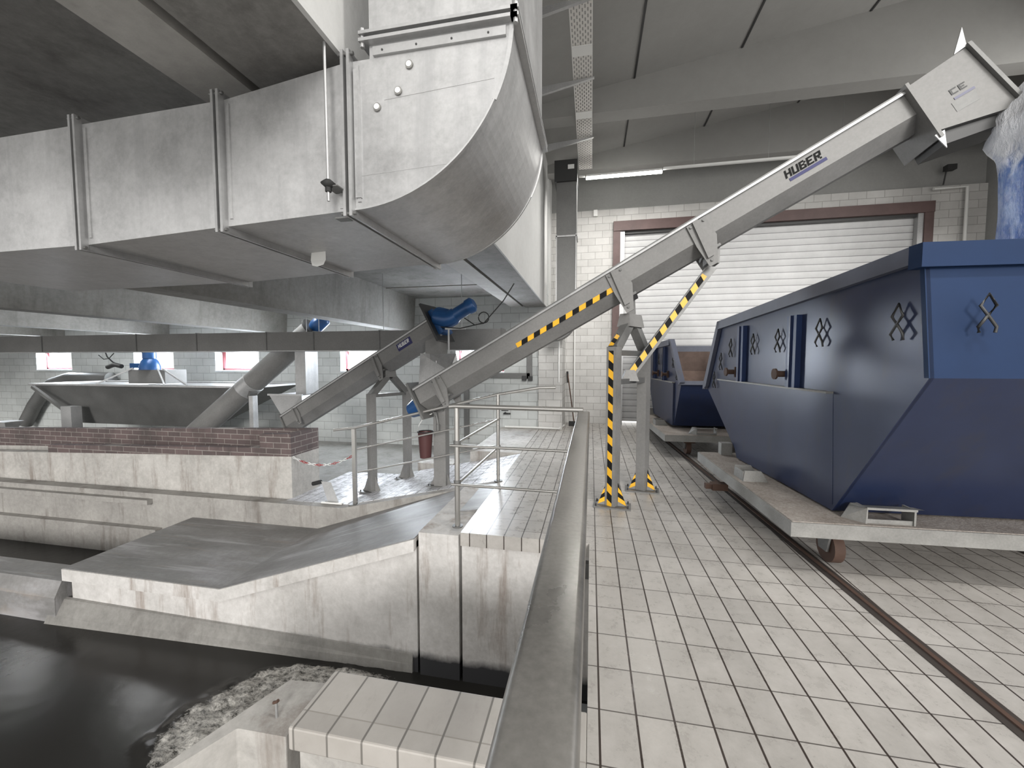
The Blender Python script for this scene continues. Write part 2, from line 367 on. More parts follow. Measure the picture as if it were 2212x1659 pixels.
# concrete parapet box with brick crown, open on top
PZ = lambda x, z: z+.03*(x+4.23)
def pw(m, xa, xb, ya, yb, z0, z1): return m.prism([(xa, PZ(xa, z0)), (xb, PZ(xb, z0)), (xb, PZ(xb, z1)), (xa, PZ(xa, z1))], XZ, ya, yb)
m_ = MB(); pw(m_, -14, -4.23, 5.02, 5.14, -.5, .14); pw(m_, -14, -4.23, 5.5, 5.62, -.5, .14); pw(m_, -4.35, -4.23, 5.14, 5.5, -.5, .14)
struct('parapet_trough', m_, 'conc')
m_ = MB(); pw(m_, -4.75, -4.23, 5.02, 5.14, .141, .465); pw(m_, -8.85, -4.75, 5.02, 5.14, .141, .265); pw(m_, -14, -4.23, 5.5, 5.62, .141, .465); pw(m_, -4.35, -4.23, 5.14, 5.5, .141, .465)
struct('brick_parapet', m_, 'brick')
struct('trough_fill', pw(MB(), -14, -4.36, 5.145, 5.495, -.2, .06), 'dark')  # dark filling inside the open trough

# left (low) hall back wall with window openings
WZ0, WZ1, WY = 1.27, 1.95, 9.0
wins = [(-19.35, -18.0), (-16.1, -14.75), (-12.5, -11.15), (-9.8, -8.45), (-6.1, -4.9), (-3.1, -1.95)]
wb = MB(); xp = -24
for a, b in wins: wb.box((xp, WY, -.62), (a, WY+.35, 3.3)); wb.box((a, WY, -.62), (b, WY+.35, WZ0)); wb.box((a, WY, WZ1), (b, WY+.35, 3.3)); xp = b
wb.box((xp, WY, -.62), (-.98, WY+.35, 3.2))
struct('wall_back_left', wb, 'block')
for i, (a, b) in enumerate(wins):
    e = bpy.data.objects.new('window_%d' % (i+1), None); COL.objects.link(e); e.location = (a, WY, WZ0); ORG[e.name] = Vector(e.location); e['kind'] = 'structure'
    f = .055; y0 = WY+.22
    MB().box((a, y0, WZ0), (a+f, y0+.05, WZ1)).box((b-f, y0, WZ0), (b, y0+.05, WZ1)).box((a, y0, WZ0), (b, y0+.05, WZ0+f)).box((a, y0, WZ1-f), (b, y0+.05, WZ1)).build('window_frame', 'win_frame', e)
    MB().box((a+f, y0+.02, WZ0+f), (b-f, y0+.026, WZ1-f)).build('pane', 'glass', e)
    MB().box((a, WY-.02, WZ0-.03), (b, y0, WZ0+.004)).build('window_sill', 'reveal', e)
struct('wall_left', MB().box((-24.3, -4, -1.8), (-24, 9.35, 3.3)), 'plaster')
# ceiling of the low hall: slab, edge beam, long beams running front to back
struct('ceiling', MB().box((-24, -.4, 3.0), (-1.47, 9.0, 3.2)), 'soffit')
struct('trim_1', MB().box((-1.455, -.4, 2.72), (-1.0, 9.0, 3.2)), 'soffit')
struct('trim_2', MB().box((-1.80, -.4, 2.735), (-1.525, 9.0, 3.0)), 'beam_l')
for k, (x, zb) in enumerate(((-4.09, 2.22), (-7.55, 2.22), (-11.2, 2.22), (-14.9, 2.22), (-18.6, 2.22))):
    struct('ceiling_beam', MB().prism([(x, 3.0), (x-.05, zb), (x-.40, zb), (x-.45, 3.0)], XZ, 2.6 if k == 0 else -.4, 9.0), 'beam')
# upstand between the two halls and column
struct('wall_between', MB().box((-1.35, -.4, 3.2), (-.98, 9.0, 6.6)).box((-1.0, -.4, 2.72), (-.98, 9.0, 3.2)).box((-1.35, 9.35, 2.72), (-.98, 10.3, 6.6)), 'plaster_l')
# cross joints of the soffit
for y in (1.1, 3.4, 5.6, 7.6): struct('trim_3', MB().box((-24, y, 2.985), (-1.80, y+.05, 3.0)), 'conc_dark')

# high hall: gate wall, block wall, upper wall, right wall, roof
struct('wall_gate', MB().box((-1.0, 10, 0), (.48, 10.3, 5.1)).box((6.75, 10, 0), (8.1, 10.3, 5.1)).box((.48, 10, 4.66), (6.75, 10.3, 5.1)), 'block_r')
struct('wall_gate_upper', MB().box((-1.0, 10.06, 5.1), (8.1, 10.3, 8)), 'plaster')
struct('wall_pier', MB().box((-1.15, 8.9, 0), (-.62, 10.0, 2.3)), 'block_r')
struct('wall_right', MB().box((7.8, 1.5, 0), (8.1, 10.3, 3.0)).box((7.8, 1.5, 4.8), (8.1, 10.3, 8)).box((7.8, 1.5, 3.0), (8.1, 3.6, 4.8)).box((7.8, 8.2, 3.0), (8.1, 10.3, 4.8)), 'plaster')
e = bpy.data.objects.new('window_7', None); COL.objects.link(e); e.location = (7.8, 5.9, 3.0); ORG[e.name] = Vector(e.location); e['kind'] = 'structure'  # unseen window band, added as an opening for the fill light
m_ = MB().box((7.95, 3.6, 3.0), (8.0, 8.2, 3.06)).box((7.95, 3.6, 4.74), (8.0, 8.2, 4.8))
for y in (3.6, 5.1, 6.6, 8.14): m_.box((7.95, y, 3.06), (8.0, y+.06, 4.74))
m_.build('window_frame', 'win_frame', e)
RZ = lambda x: 5.97+.155*x
struct('roof', MB().prism([(-1.25, RZ(-1.25)), (8.1, RZ(8.1)), (8.1, RZ(8.1)+.2), (-1.25, RZ(-1.25)+.2)], XZ, -1.2, 10.3), 'roof')
for x in (.62, 2.2, 3.9, 5.6): struct('trim_4', MB().prism([(x, RZ(x)-.012), (x+.03, RZ(x+.03)-.012), (x+.03, RZ(x+.03)+.01), (x, RZ(x)+.01)], XZ, -1.2, 10.0), 'dark')
for y, zb in ((7.0, 5.59), (9.1, 5.64), (3.9, 6.0)):
    struct('roof_beam', MB().prism([(-1.0, zb), (8.0, zb+.03), (8.0, RZ(8.0)), (-1.0, RZ(-1.0))], XZ, y, y+.3), 'roof')
# roller gate
dr = bpy.data.objects.new('door_1', None); COL.objects.link(dr); dr.location = (3.6, 9.98, 0); ORG[dr.name] = Vector(dr.location); dr['kind'] = 'structure'
MB().box((.48, 9.9, 0), (.64, 10.0, 4.75)).box((6.68, 9.9, 0), (6.84, 10.0, 4.75)).box((.48, 9.88, 4.56), (6.84, 10.0, 4.78)).build('door_frame', 'oxide', dr)
MB().box((.6, 10.05, .07), (6.7, 10.09, 4.62)).build('roller_shutter', 'slats', dr)
MB().box((.64, 9.93, 0.0), (.74, 10.04, 4.56)).box((6.58, 9.93, 0), (6.68, 10.04, 4.56)).build('guide_rail', 'galv_d', dr)
MB().box((.74, 9.96, 4.50), (6.58, 10.0, 4.56)).build('lintel_seal', 'dark', dr)

# water
n1, n2 = 260, 170; x0, x1, y0, y1 = -9.0, 0.0, -1.0, 4.78; vs = []; fo = []
from mathutils import noise as mn
for j in range(n2+1):
    for i in range(n1+1):
        x = x0+(x1-x0)*i/n1; y = y0+(y1-y0)*j/n2
        # turbulent tongue: from the pit mouth (-2.3,3.2) sweeping to (-3.2,2.1) and towards the viewer
        bk_ = ((-9, -2.9), (1.0, -2.9), (2.15, -3.2), (2.35, -3.38), (2.7, -3.3), (2.95, -3.2), (3.15, -2.95), (3.25, -2.6), (9, -2.5))
        for (ya, xa), (yb, xb) in zip(bk_, bk_[1:]):
            if ya <= y <= yb: cx = xa+(xb-xa)*(y-ya)/(yb-ya)
        cx += .10*mn.noise(Vector((x*4, y*4, 7)))
        edge = x-cx; f = max(0, min(1, .15+edge/.22)) * max(0, min(1, (3.34-y)/.10)) * max(0, min(1, (-1.35-x)/.6)) * (1 if edge > 0 else 0)
        if y > 3.34: f = 0
        h = f*(.05*mn.noise(Vector((x*7, y*9, 0)))+.03*mn.noise(Vector((x*18, y*22, 3)))+.03)
        vs.append((x, y, WT+h)); fo.append(f)
wmb = MB().add(vs, [(j*(n1+1)+i, j*(n1+1)+i+1, (j+1)*(n1+1)+i+1, (j+1)*(n1+1)+i) for j in range(n2) for i in range(n1)], 0, True)
wo = wmb.build('channel_water', 'water'); wo['kind'] = 'structure'
ca = wo.data.color_attributes.new('foam', 'FLOAT_COLOR', 'POINT')
for i, f in enumerate(fo): ca.data[i].color = (f, f, f, 1)
struct('channel_water', MB().box((-24, -4, WT-.02), (-9, 4.75, WT)), 'water')

# sunken rails in the floor (parallel to the skips)
YAW = math.atan(.055); RF = rot_frame((1.86, 0, 0), YAW)
for k, x in enumerate((0, 1.75)):
    t = empty('floor_rail', RF @ Vector((x, 0, 0)), ('rusty sunken floor rail the carts stand on, nearer the handrail', 'rusty sunken floor rail farther from the handrail, at right edge')[k], 'rail', 'rails for the skip carts')
    MB().box((x-.05, -3, .001), (x+.045, 9.6, .004), X=RF).build('rail_groove', 'groove', t)
    MB().box((x-.012, -3, .003), (x+.012, 9.6, .012), X=RF).build('rail_head', 'rust_b', t)

# ================================================================== VENTILATION DUCT (large, foreground)
Y0, Y1 = 1.5, 2.4
du = empty('ventilation_duct', (-1.8, 1.95, 2.05), 'large galvanised rectangular air duct under the ceiling, curving up beside the concrete edge', 'duct')
J = [(-3.9, 2.045, 2.58), (-2.33, 2.055, 2.60), (-1.555, 2.09, 2.614), (-.95, 2.116, 2.687)]
for i in range(3):
    (a, b0, t0), (b, b1, t1) = J[i], J[i+1]
    MB().prism([(a+.012, b0), (b-.012, b1), (b-.012, t1), (a+.012, t0)], XZ, Y0, Y1).build('duct_section', 'galv', du)
curve = arc(-.95, 2.75, .655, .634, -PI/2, 0, 28)
el = [(-.938, 2.687)]+[(-.938, 2.116)]+curve[1:]+[(-.86, 2.75), (-.86, 2.687)]
MB().prism(el, XZ, Y0, Y1).build('elbow', 'galv', du)
rim = [(c[0]+.004, c[1]) for c in curve]
for y in (Y0-.006, Y1-.006):
    m_ = MB()
    for a, b in zip(curve, curve[1:]): m_.bar((a[0], y+.006, a[1]), (b[0], y+.006, b[1]), .016, .006)
    m_.build('folded_seam', 'galv_d', du)
MB().box((-.86, Y0, 2.76), (-.295, Y1, 5.2)).build('riser', 'galv', du)
def flange_x(x, zb, zt):
    m_ = MB(); w = .018
    for y in (Y0, Y1):
        s_ = -1 if y == Y0 else 1
        for dx in (-.013, .013): m_.box((x+dx-.006, min(y, y+s_*.03), zb-.03), (x+dx+.006, max(y, y+s_*.03), zt+.03))
    for z, s_ in ((zb, -1), (zt, 1)):
        for dx in (-.013, .013): m_.box((x+dx-.0055, Y0+.001, min(z, z+s_*.029)), (x+dx+.0055, Y1-.001, max(z, z+s_*.029)))
    fo_ = m_.build('flange', 'galv_d', du)
    for z in (zb-.018, zt+.018): MB().tube([(x-.032, Y0-.018, z), (x+.032, Y0-.018, z)], .007, 6).build('bolt', 'steel_d', fo_)
    return fo_
for x, zb, zt in J[1:]: flange_x(x, zb, zt)
for x, zb, zt in J[1:]:
    MB().box((x+.03, Y0-.006, zb+.03), (x+.045, Y0, zt-.02)).box((x-.05, Y0-.004, zb+.01), (x-.03, Y0, zt-.01)).build('joint_strip', 'galv', du)
MB().box((-.925, Y0-.012, 2.16), (-.902, Y0, 2.65)).build('joint_strip', 'galv', du)
m_ = MB()
for dz in (-.013, .013):
    z = 2.755+dz
    m_.box((-.89, Y0-.03, z-.006), (-.27, Y0, z+.006)).box((-.295, Y0-.03, z-.006), (-.265, Y1+.03, z+.006)).box((-.89, Y0, z-.006), (-.86, Y1+.03, z+.006))
m_.tube([(-.88, Y0-.015, 2.72), (-.88, Y0-.015, 2.79)], .009, 6).tube([(-.278, Y0-.015, 2.72), (-.278, Y0-.015, 2.79)], .009, 6)
m_.build('flange', 'galv_d', du)
MB().box((-.84, Y0-.012, 2.69), (-.315, Y0, 2.722)).build('joint_strip', 'galv_d', du)
for x in (-.80, -.66, -.52, -.38): MB().tube([(x, Y0-.012, 2.705), (x, Y0-.014, 2.705)], .004, 8).build('rivet', 'dark', du)
MB().prism([(-.935, 2.245), (-.53, 2.262), (-.53, 2.2635), (-.935, 2.2465)], XZ, Y0-.0012, Y0).build('fold_line', 'galv_d', du)
MB().prism([(-.80, 2.525), (-.36, 2.55), (-.36, 2.5515), (-.80, 2.5265)], XZ, Y0-.0012, Y0).build('fold_line', 'galv_d', du)
# second flange running up the side of the riser
for k, (x, z) in enumerate(((-.693, 2.641), (-.74, 2.55), (-.829, 2.5))):
    MB().tube([(x, Y0, z), (x, Y0-.008, z)], .0155, 20).build('inspection_plug', 'zinc', du)
    o = MB().tube([(x, Y0-.008, z), (x, Y0-.011, z)], .011, 16).build('inspection_plug', 'white', du)
MB().add([(-1.395, 1.95, 2.098), (-1.48, 1.95, 2.095), (-1.478, 1.94, 2.05), (-1.462, 1.93, 2.02), (-1.43, 1.925, 2.012), (-1.395, 1.93, 2.022), (-1.388, 1.94, 2.05)], [(0, 1, 2, 3, 4, 5, 6)]).build('sticker', 'white', du)
hg = MB().tube([(-1.008, 1.43, 3.0), (-1.004, 1.43, 2.13)], .0055, 8); hg.build('threaded_rod', 'galv_d', du)
MB().tube([(-1.004, 1.43, 2.21), (-1.004, 1.43, 2.196), (-1.004, 1.43, 2.182)], .02, 14, rs=[.012, .028, .012]).tube([(-1.004, 1.43, 2.182), (-1.004, 1.43, 2.165)], .012, 6).build('rubber_damper', 'rubber', du)
MB().box((-1.02, 1.43, 2.186), (-.965, 1.5, 2.19)).box((-.968, 1.475, 2.10), (-.965, 1.5, 2.19)).box((-1.02, 1.49, 2.085), (-.965, 1.53, 2.09)).build('angle_bracket', 'steel_d', du)

# thin duct crossing the low hall at the back
ld = empty('ventilation_duct', (-7, 6.6, 1.7), 'long thin grey air duct crossing the low hall in front of the windows', 'duct')
for a, b in ((-15, -11.0), (-11.0, -8.6), (-8.6, -7.2), (-7.2, -5.7), (-5.7, -4.75), (-4.75, -3.5), (-3.5, -1.4)):
    zt = 2.03; zb = 1.705
    MB().box((a+.008, 6.25, zb), (b-.008, 6.55, zt)).build('duct_section', 'steel', ld)
    MB().box((b-.01, 6.24, zb-.008), (b+.01, 6.56, zt+.01)).build('flange', 'steel_d', ld)
for x in (-4.75, -5.0, -2.1, -3.5): MB().tube([(x, 6.4, zt), (x, 6.4, 3.0)], .006, 6).build('hanger_rod', 'galv_d', ld)
MB().box((-15, 6.235, 1.69), (-1.4, 6.56, 1.704)).build('bottom_profile', 'galv', ld)

# drop duct beside the gate
dd = empty('ventilation_duct', (-.5, 8.3, 1.95), 'narrow grey air duct dropping down the far wall and curving left at its foot', 'duct')
MB().box((-.70, 8.1, 2.4), (-.31, 8.5, 5.0)).build('duct_section', 'steel_d', dd)
cu = arc(-.76, 2.38, .45, .45, -PI/2, 0, 12)
MB().prism([(-.8, 2.38)]+[(-.8, 1.93)]+cu, XZ, 8.1, 8.5).build('elbow', 'steel_d', dd)
MB().box((-.72, 8.08, 3.95), (-.29, 8.52, 3.98)).build('flange', 'galv', dd)
MB().box((-.705, 8.08, 2.4), (-.685, 8.1, 4.0)).box((-.325, 8.08, 2.4), (-.305, 8.1, 4.0)).build('corner_profile', 'galv', dd)
MB().box((-.74, 8.05, 5.0), (-.30, 8.55, 5.40)).build('fan_box', 'dark', dd)
MB().box((-.48, 8.04, 5.22), (-.36, 8.05, 5.30)).build('type_plate', 'lamp_body', dd)

# ================================================================== SCREW CONVEYORS
GLY = {'H': ['x..x', 'x..x', 'xxxx', 'x..x', 'x..x'], 'U': ['x..x', 'x..x', 'x..x', 'x..x', 'xxxx'], 'B': ['xxx.', 'x..x', 'xxx.', 'x..x', 'xxxx'],
       'E': ['xxxx', 'x...', 'xxx.', 'x...', 'xxxx'], 'R': ['xxxx', 'x..x', 'xxxx', 'x.x.', 'x..x'], 'C': ['xxxx', 'x...', 'x...', 'x...', 'xxxx']}
def letters(mb, text, X, u0, v0, h, cw, gap, w=-.004, slant=.2):
    px = cw/4; py = h/5
    for k, ch in enumerate(text):
        for r, row in enumerate(GLY[ch]):
            for c, q in enumerate(row):
                if q != 'x': continue
                ua = u0+k*(cw+gap)+c*px; ub = ua+px*1.22; va = v0+(4-r)*py; vb = va+py*1.02
                mb.add([(ua+slant*(va-v0), w, va), (ub+slant*(va-v0), w, va), (ub+slant*(vb-v0), w, vb), (ua+slant*(vb-v0), w, vb)], [(0, 1, 2, 3)], 0, False, X)
def tape(parent, p, ud, vd, L, wd, pitch=.09, slant=.8, name='hazard_tape', nrm=(0, 0, 0)):
    p, ud, vd = Vector(p)+Vector(nrm), Vector(ud).normalized(), Vector(vd).normalized(); mb = MB(); u = -wd*abs(slant); k = 0
    while u < L:
        def pt(uu, f):
            return p+ud*min(max(uu+f*wd*slant if slant > 0 else uu+(1-f)*wd*-slant, 0), L)+vd*wd*f
        # clip the slanted band with a few slices so the ends stay square
        a = [pt(u, f/4) for f in range(5)]; b = [pt(u+pitch, f/4) for f in range(5)]
        for i in range(4):
            if (b[i]-a[i]).length > 1e-5 or (b[i+1]-a[i+1]).length > 1e-5: mb.add([a[i], b[i], b[i+1], a[i+1]], [(0, 1, 2, 3)], k % 2)
        u += pitch; k += 1
    return mb.build(name, ['yellow', 'black'], parent)
def frame_from(A, B):
    A, B = Vector(A), Vector(B); u = (B-A).normalized(); w = Vector((0, 0, 1)).cross(u).normalized(); v = u.cross(w)
    X = Matrix((( u.x, w.x, v.x, A.x), (u.y, w.y, v.y, A.y), (u.z, w.z, v.z, A.z), (0, 0, 0, 1))); return X, (B-A).length, u, w, v
WID = .38
def trough(X, L, root, s=1.0, u0=-.05):
    sec = [(0, 0), (0, -.215), (.14, -.335), (.24, -.335), (.38, -.215), (.38, 0)]
    MB().prism([(a*s, b*s) for a, b in sec], lambda p, t: (t, p[0], p[1]), u0, L, X=X).build('trough', 'steel', root)
    MB().box((u0, -.03*s, .0), (L, (WID+.03)*s, .012), X=X).build('trough_lid', 'steel_d', root)
    MB().box((u0, -.03*s, -.022), (L, -.001, -.001), X=X).build('edge_angle', 'galv_d', root)
def saddle(X, u, root, s=1.0, tilt=-.10):
    # bracket straddling the trough, its plates tapering to a pivot below
    for w0, w1 in ((-.022, -.002), (WID*s+.002, WID*s+.022)):
        mb = MB(); poly = [(-.11, -.03), (.08, -.03), (.11+tilt*.22, -.25), (.03+tilt*.55, -.50), (-.05+tilt*.55, -.50), (-.10+tilt*.2, -.26)]
        mb.prism([(u+a*s, b*s) for a, b in poly], lambda p, t: (p[0], t, p[1]), w0, w1, X=X)
        o = mb.build('saddle_plate', 'steel', root)
        r = MB()
        wa, wb_ = (w0-.03, w0) if w0 < 0 else (w1, w1+.03)
        r.prism([(u-.05*s, -.03*s), (u+.005*s, -.03*s), (u+(.01+tilt*.4)*s, -.42*s), (u+(-.045+tilt*.4)*s, -.42*s)], lambda p, t: (p[0], t, p[1]), wa, wb_, X=X)
        r.build('stiffener', 'steel', o)
        for (a, b) in ((-.08, -.06), (.05, -.06), (tilt*.5-.01, -.45)): MB().tube([X @ Vector((u+a*s, w0 if w0 < 0 else w1, b*s)), X @ Vector((u+a*s, (w0-.015) if w0 < 0 else w1+.015, b*s))], .014*s, 6).build('bolt', 'steel_d', o)
    mb = MB().box((u-.09*s+tilt*.1, 0.0, -.36*s), (u+.09*s+tilt*.1, WID*s, -.335*s), X=X); mb.build('saddle_strap', 'steel_d', root)
    return X @ Vector((u+tilt*.5*s, WID*s/2, -.46*s))
def leg_foot(root, p, d1, striped=False, hgt=.25):
    p = Vector(p); d1 = Vector(d1).normalized(); d2 = Vector((-d1.y, d1.x, 0))
    Xf = Matrix(((d1.x, d2.x, 0, p.x), (d1.y, d2.y, 0, p.y), (0, 0, 1, p.z), (0, 0, 0, 1)))
    o = MB().box((-.19, -.1, 0), (.19, .1, .015), X=Xf).build('base_plate', 'steel_d', root)
    for s_ in (-1, 1):
        MB().prism([(s_*.055, .015), (s_*.165, .015), (s_*.13, .06), (s_*.06, hgt)], lambda q, t: (q[0], t, q[1]), -.02, -.012, X=Xf).build('gusset', 'steel', o)
        if striped:
            mb = MB(); n = 4
            for i in range(n):
                z0_ = .03+.2*i/n; z1_ = .03+.2*(i+1)/n
                mb.add([(s_*.06, -.0225, z0_+.03), (s_*(.155-.36*z0_), -.0225, z0_-.01), (s_*(.155-.36*z1_), -.0225, z1_-.01), (s_*.06, -.0225, z1_+.03)], [(0, 1, 2, 3)], i % 2, X=Xf)
            mb.build('hazard_tape', ['yellow', 'black'], o)
    for a in (-.16, .16):
        for b in (-.075, .075): MB().tube([Xf @ Vector((a, b, .015)), Xf @ Vector((a, b, .04))], .009, 6).build('anchor_bolt', 'dark', o)
    return Xf
def aframe(root, p1, p2, zb, pivot, t=.11, zc=None, bs=1.0):
    p1, p2, pv = Vector(p1), Vector(p2), Vector(pivot); d = Vector((p2.x-p1.x, p2.y-p1.y, 0)).normalized(); side = Vector((d.y, -d.x, 0))
    for q, sg in ((p1, 1), (p2, -1)):
        top = Vector((q.x, q.y, zb))
        MB().bar(q, top, t, t, side=d).build('leg', 'steel', root)
        MB().bar(top-Vector((0, 0, .03)), pv+Vector((-sg*d.x*.05, -sg*d.y*.05, -.05)), t*.9, t*.9, side=d).build('inclined_leg', 'steel_d', root)
    for z in ([zb-.03] if not zc else [zb-.06, zc]):
        MB().bar(Vector((p1.x, p1.y, z))+d*t/2, Vector((p2.x, p2.y, z))-d*t/2, t*.7, t*.5).build('cross_bar', 'steel_d', root)
    MB().frus([pv+side*(.08*i*bs)+d*(.17*j*bs)+Vector((0, 0, -.10*bs)) for i, j in ((-1, -1), (1, -1), (1, 1), (-1, 1))],
              [pv+side*(.055*i*bs)+d*(.15*j*bs)+Vector((0, 0, .04+.12*(1-bs))) for i, j in ((-1, -1), (1, -1), (1, 1), (-1, 1))]).build('pivot_block', 'steel', root)

# --- the long conveyor
X1, L1, u1, w1, v1 = frame_from((-2.235, 4.901, 1.173), (2.606, 4.163, 3.81))
c1 = empty('screw_conveyor', (.43, 4.6, 0), 'long steel screw conveyor with yellow black hazard stripes rising to the blue skips', 'conveyor')
trough(X1, L1, c1)
def u_at(px):   # parameter along the near top edge whose picture column is px
    lo, hi = 0., L1
    fw = Vector((-math.sin(PS)*math.cos(TH), math.cos(PS)*math.cos(TH), -math.sin(TH))); rt = Vector((math.cos(PS), math.sin(PS), 0))
    for _ in range(40):
        mid = (lo+hi)/2; P_ = X1 @ Vector((mid, 0, 0))-Vector((0, 0, CZ)); x_ = 1106+F*P_.dot(rt)/P_.dot(fw)
        if x_ < px: lo = mid
        else: hi = mid
    return lo
pv1 = saddle(X1, u_at(1326), c1)
pv2 = saddle(X1, u_at(1502), c1)
pv3 = saddle(X1, u_at(940), c1, .85, tilt=-.05)
La, Lb = Vector((.23, 4.264, 0)), Vector((.60, 4.86, 0))
pvm = Vector((pv1.x, pv1.y, 1.99))
aframe(c1, La+Vector((0, 0, .015)), Lb+Vector((0, 0, .015)), 1.66, pvm, .11, 1.30)
dn = (Lb-La).normalized(); sd = Vector((dn.y, -dn.x, 0))
leg_foot(c1, La, (1, -.10, 0), True); leg_foot(c1, Lb, (1, -.10, 0), True)
# hazard tape up the near leg (on the face turned to the viewer)
q = La-dn*.0565; tape(c1, q-sd*.03, (0, 0, 1), sd, 1.62, .055, .085, -.75)
tp = pvm+Vector((-dn.x*.05, -dn.y*.05, -.05)); q2 = Vector((La.x, La.y, 1.63))-dn*.055
tape(c1, q2-sd*.03+Vector((0, 0, .03)), tp-dn*.05-q2-Vector((0, 0, .06)), sd, .36, .055, .085, -.75, nrm=-dn*.012+Vector((0, 0, .012)))
# diagonal brace
bb = Vector(((La.x+Lb.x)/2, (La.y+Lb.y)/2, 1.36)); bt_ = Vector(pv2)-Vector((0, 0, .03))
MB().bar(bb, bt_, .09, .12, side=(0, -1, 0)).build('diagonal_brace', 'steel_d', c1)
MB().bar(pv2, pv2+Vector((0, 0, .28))+v1*.0, .12, .16).build('pivot_block', 'steel', c1)
MB().frus([bb+Vector((i*.09, j*.09, -.06)) for i, j in ((-1, -1), (1, -1), (1, 1), (-1, 1))], [bb+Vector((i*.045, j*.07, .06)) for i, j in ((-1, -1), (1, -1), (1, 1), (-1, 1))]).build('brace_shoe', 'steel', c1)
bd = (bt_-bb).normalized(); bn = bd.cross(Vector((0, 1, 0))).normalized()
if bn.z < 0: bn = -bn
tape(c1, bb+bd*.05+Vector((0, -.063, 0))-bn*.015, bd, bn, (bt_-bb).length-.16, .055, .085, .5)
# hazard tape along the trough side
ua, ub = u_at(1100), u_at(1308)
tape(c1, X1 @ Vector((ua, -.003, -.223)), u1, v1, ub-ua, .055, .085, .5)
# lettering on the trough
uh = u_at(1683); uh2 = u_at(1762); cw = (uh2-uh)/5*.84
mb = MB(); letters(mb, 'HUBER', X1, uh, -.125, .075, cw, (uh2-uh)/5*.16); mb.build('lettering', 'black', c1)
MB().add([(uh+.02, -.004, -.165), (uh2+.02, -.004, -.165), (uh2+.02, -.004, -.135), (uh+.02, -.004, -.135)], [(0, 1, 2, 3)], X=X1).build('lettering_bar', 'decal_blue', c1)
# head box
hb = MB().prism([(L1, .015), (L1+.43, .045), (L1+.50, -.58), (L1+.02, -.44)], lambda p, t: (p[0], t, p[1]), -.05, WID+.05, X=X1).build('head_box', 'steel', c1)
MB().box((L1-.012, -.075, -.50), (L1+.012, WID+.075, .04), X=X1).build('flange', 'steel', hb)
MB().prism([(L1+.43, .06), (L1+.455, .06), (L1+.525, -.58), (L1+.50, -.58)], lambda p, t: (p[0], t, p[1]), -.09, WID+.09, X=X1).build('end_plate', 'steel_d', hb)
MB().prism([(L1+.43, .05), (L1+.47, .20), (L1+.34, .04)], lambda p, t: (p[0], t, p[1]), -.07, -.055, X=X1).build('gusset', 'galv_d', hb)
MB().prism([(L1-.03, -.46), (L1-.01, -.60), (L1+.04, -.46)], lambda p, t: (p[0], t, p[1]), -.06, -.05, X=X1).build('gusset', 'galv_d', hb)
mb = MB(); letters(mb, 'CE', X1, L1+.20, -.24, .05, .045, .015, w=-.054, slant=0); mb.build('lettering', 'dark', hb)
MB().add([(L1+.20, -.054, -.285), (L1+.34, -.054, -.285), (L1+.34, -.054, -.265), (L1+.20, -.054, -.265)], [(0, 1, 2, 3)], X=X1).add([(L1+.17, -.053, -.38), (L1+.33, -.053, -.38), (L1+.33, -.053, -.295), (L1+.17, -.053, -.295)], [(0, 1, 2, 3)], 1, X=X1).build('type_plate', ['decal_grey', 'steel_d'], hb)
MB().prism([(L1+.04, -.445), (L1+.49, -.58), (L1+.47, -.66), (L1+.03, -.56)], lambda p, t: (p[0], t, p[1]), 0, WID, X=X1).build('discharge_mouth', 'dark', hb)
# tail end: plate, motor, support column on the ramp
MB().box((-.09, -.06, -.42), (-.06, WID+.06, .10), X=X1).build('tail_plate', 'steel_d', c1)
MB().tube([X1 @ Vector((-.09, .19, -.2)), X1 @ Vector((-.16, .19, -.2)), X1 @ Vector((-.34, .19, -.2))], .12, 16, rs=[.15, .14, .10]).build('tail_motor', 'motor', c1)
ft = Vector((-1.99, 5.15, -.19))
MB().bar(ft, Vector((ft.x, ft.y, .88)), .17, .15, side=(0, 1, 0)).build('leg', 'steel', c1)
leg_foot(c1, ft+Vector((0, 0, .0)), (1, 0, 0))
MB().bar((ft.x, ft.y, .86), (ft.x+.03, ft.y, 1.02), .13, .2).build('pivot_block', 'steel_d', c1)
# inlet hopper on top of the tail
hx = [X1 @ Vector((a, b, .01)) for a, b in ((.04, 0.01), (.50, 0.01), (.50, WID), (.04, WID))]
z_ = 1.62; hx2 = [Vector((-2.215, 5.0, z_)), Vector((-1.80, 4.96, z_-.24)), Vector((-1.84, 5.35, z_)), Vector((-2.25, 5.42, z_))]
MB().loft(hx, hx2, 0, False).build('inlet_hopper', 'galv', c1)
MB().tube([hx2[1]+Vector((-.17, -.02, .14)), hx2[1]+Vector((-.17, -.02, -.15))], .012, 8).build('lid_stay', 'galv', c1)
MB().tube([(-2.18, 5.05, .83), (-2.0, 5.0, .83), (-1.98, 5.0, .68)], .018, 8).tube([(-2.28, 5.04, .83), (-2.18, 5.05, .83)], .03, 10).tube([(-1.98, 5.0, .68), (-1.98, 5.0, .60)], .026, 8).tube([(-2.06, 5.0, .87), (-2.0, 5.0, .78)], .01, 6).build('drain_valve', 'steel_d', c1)

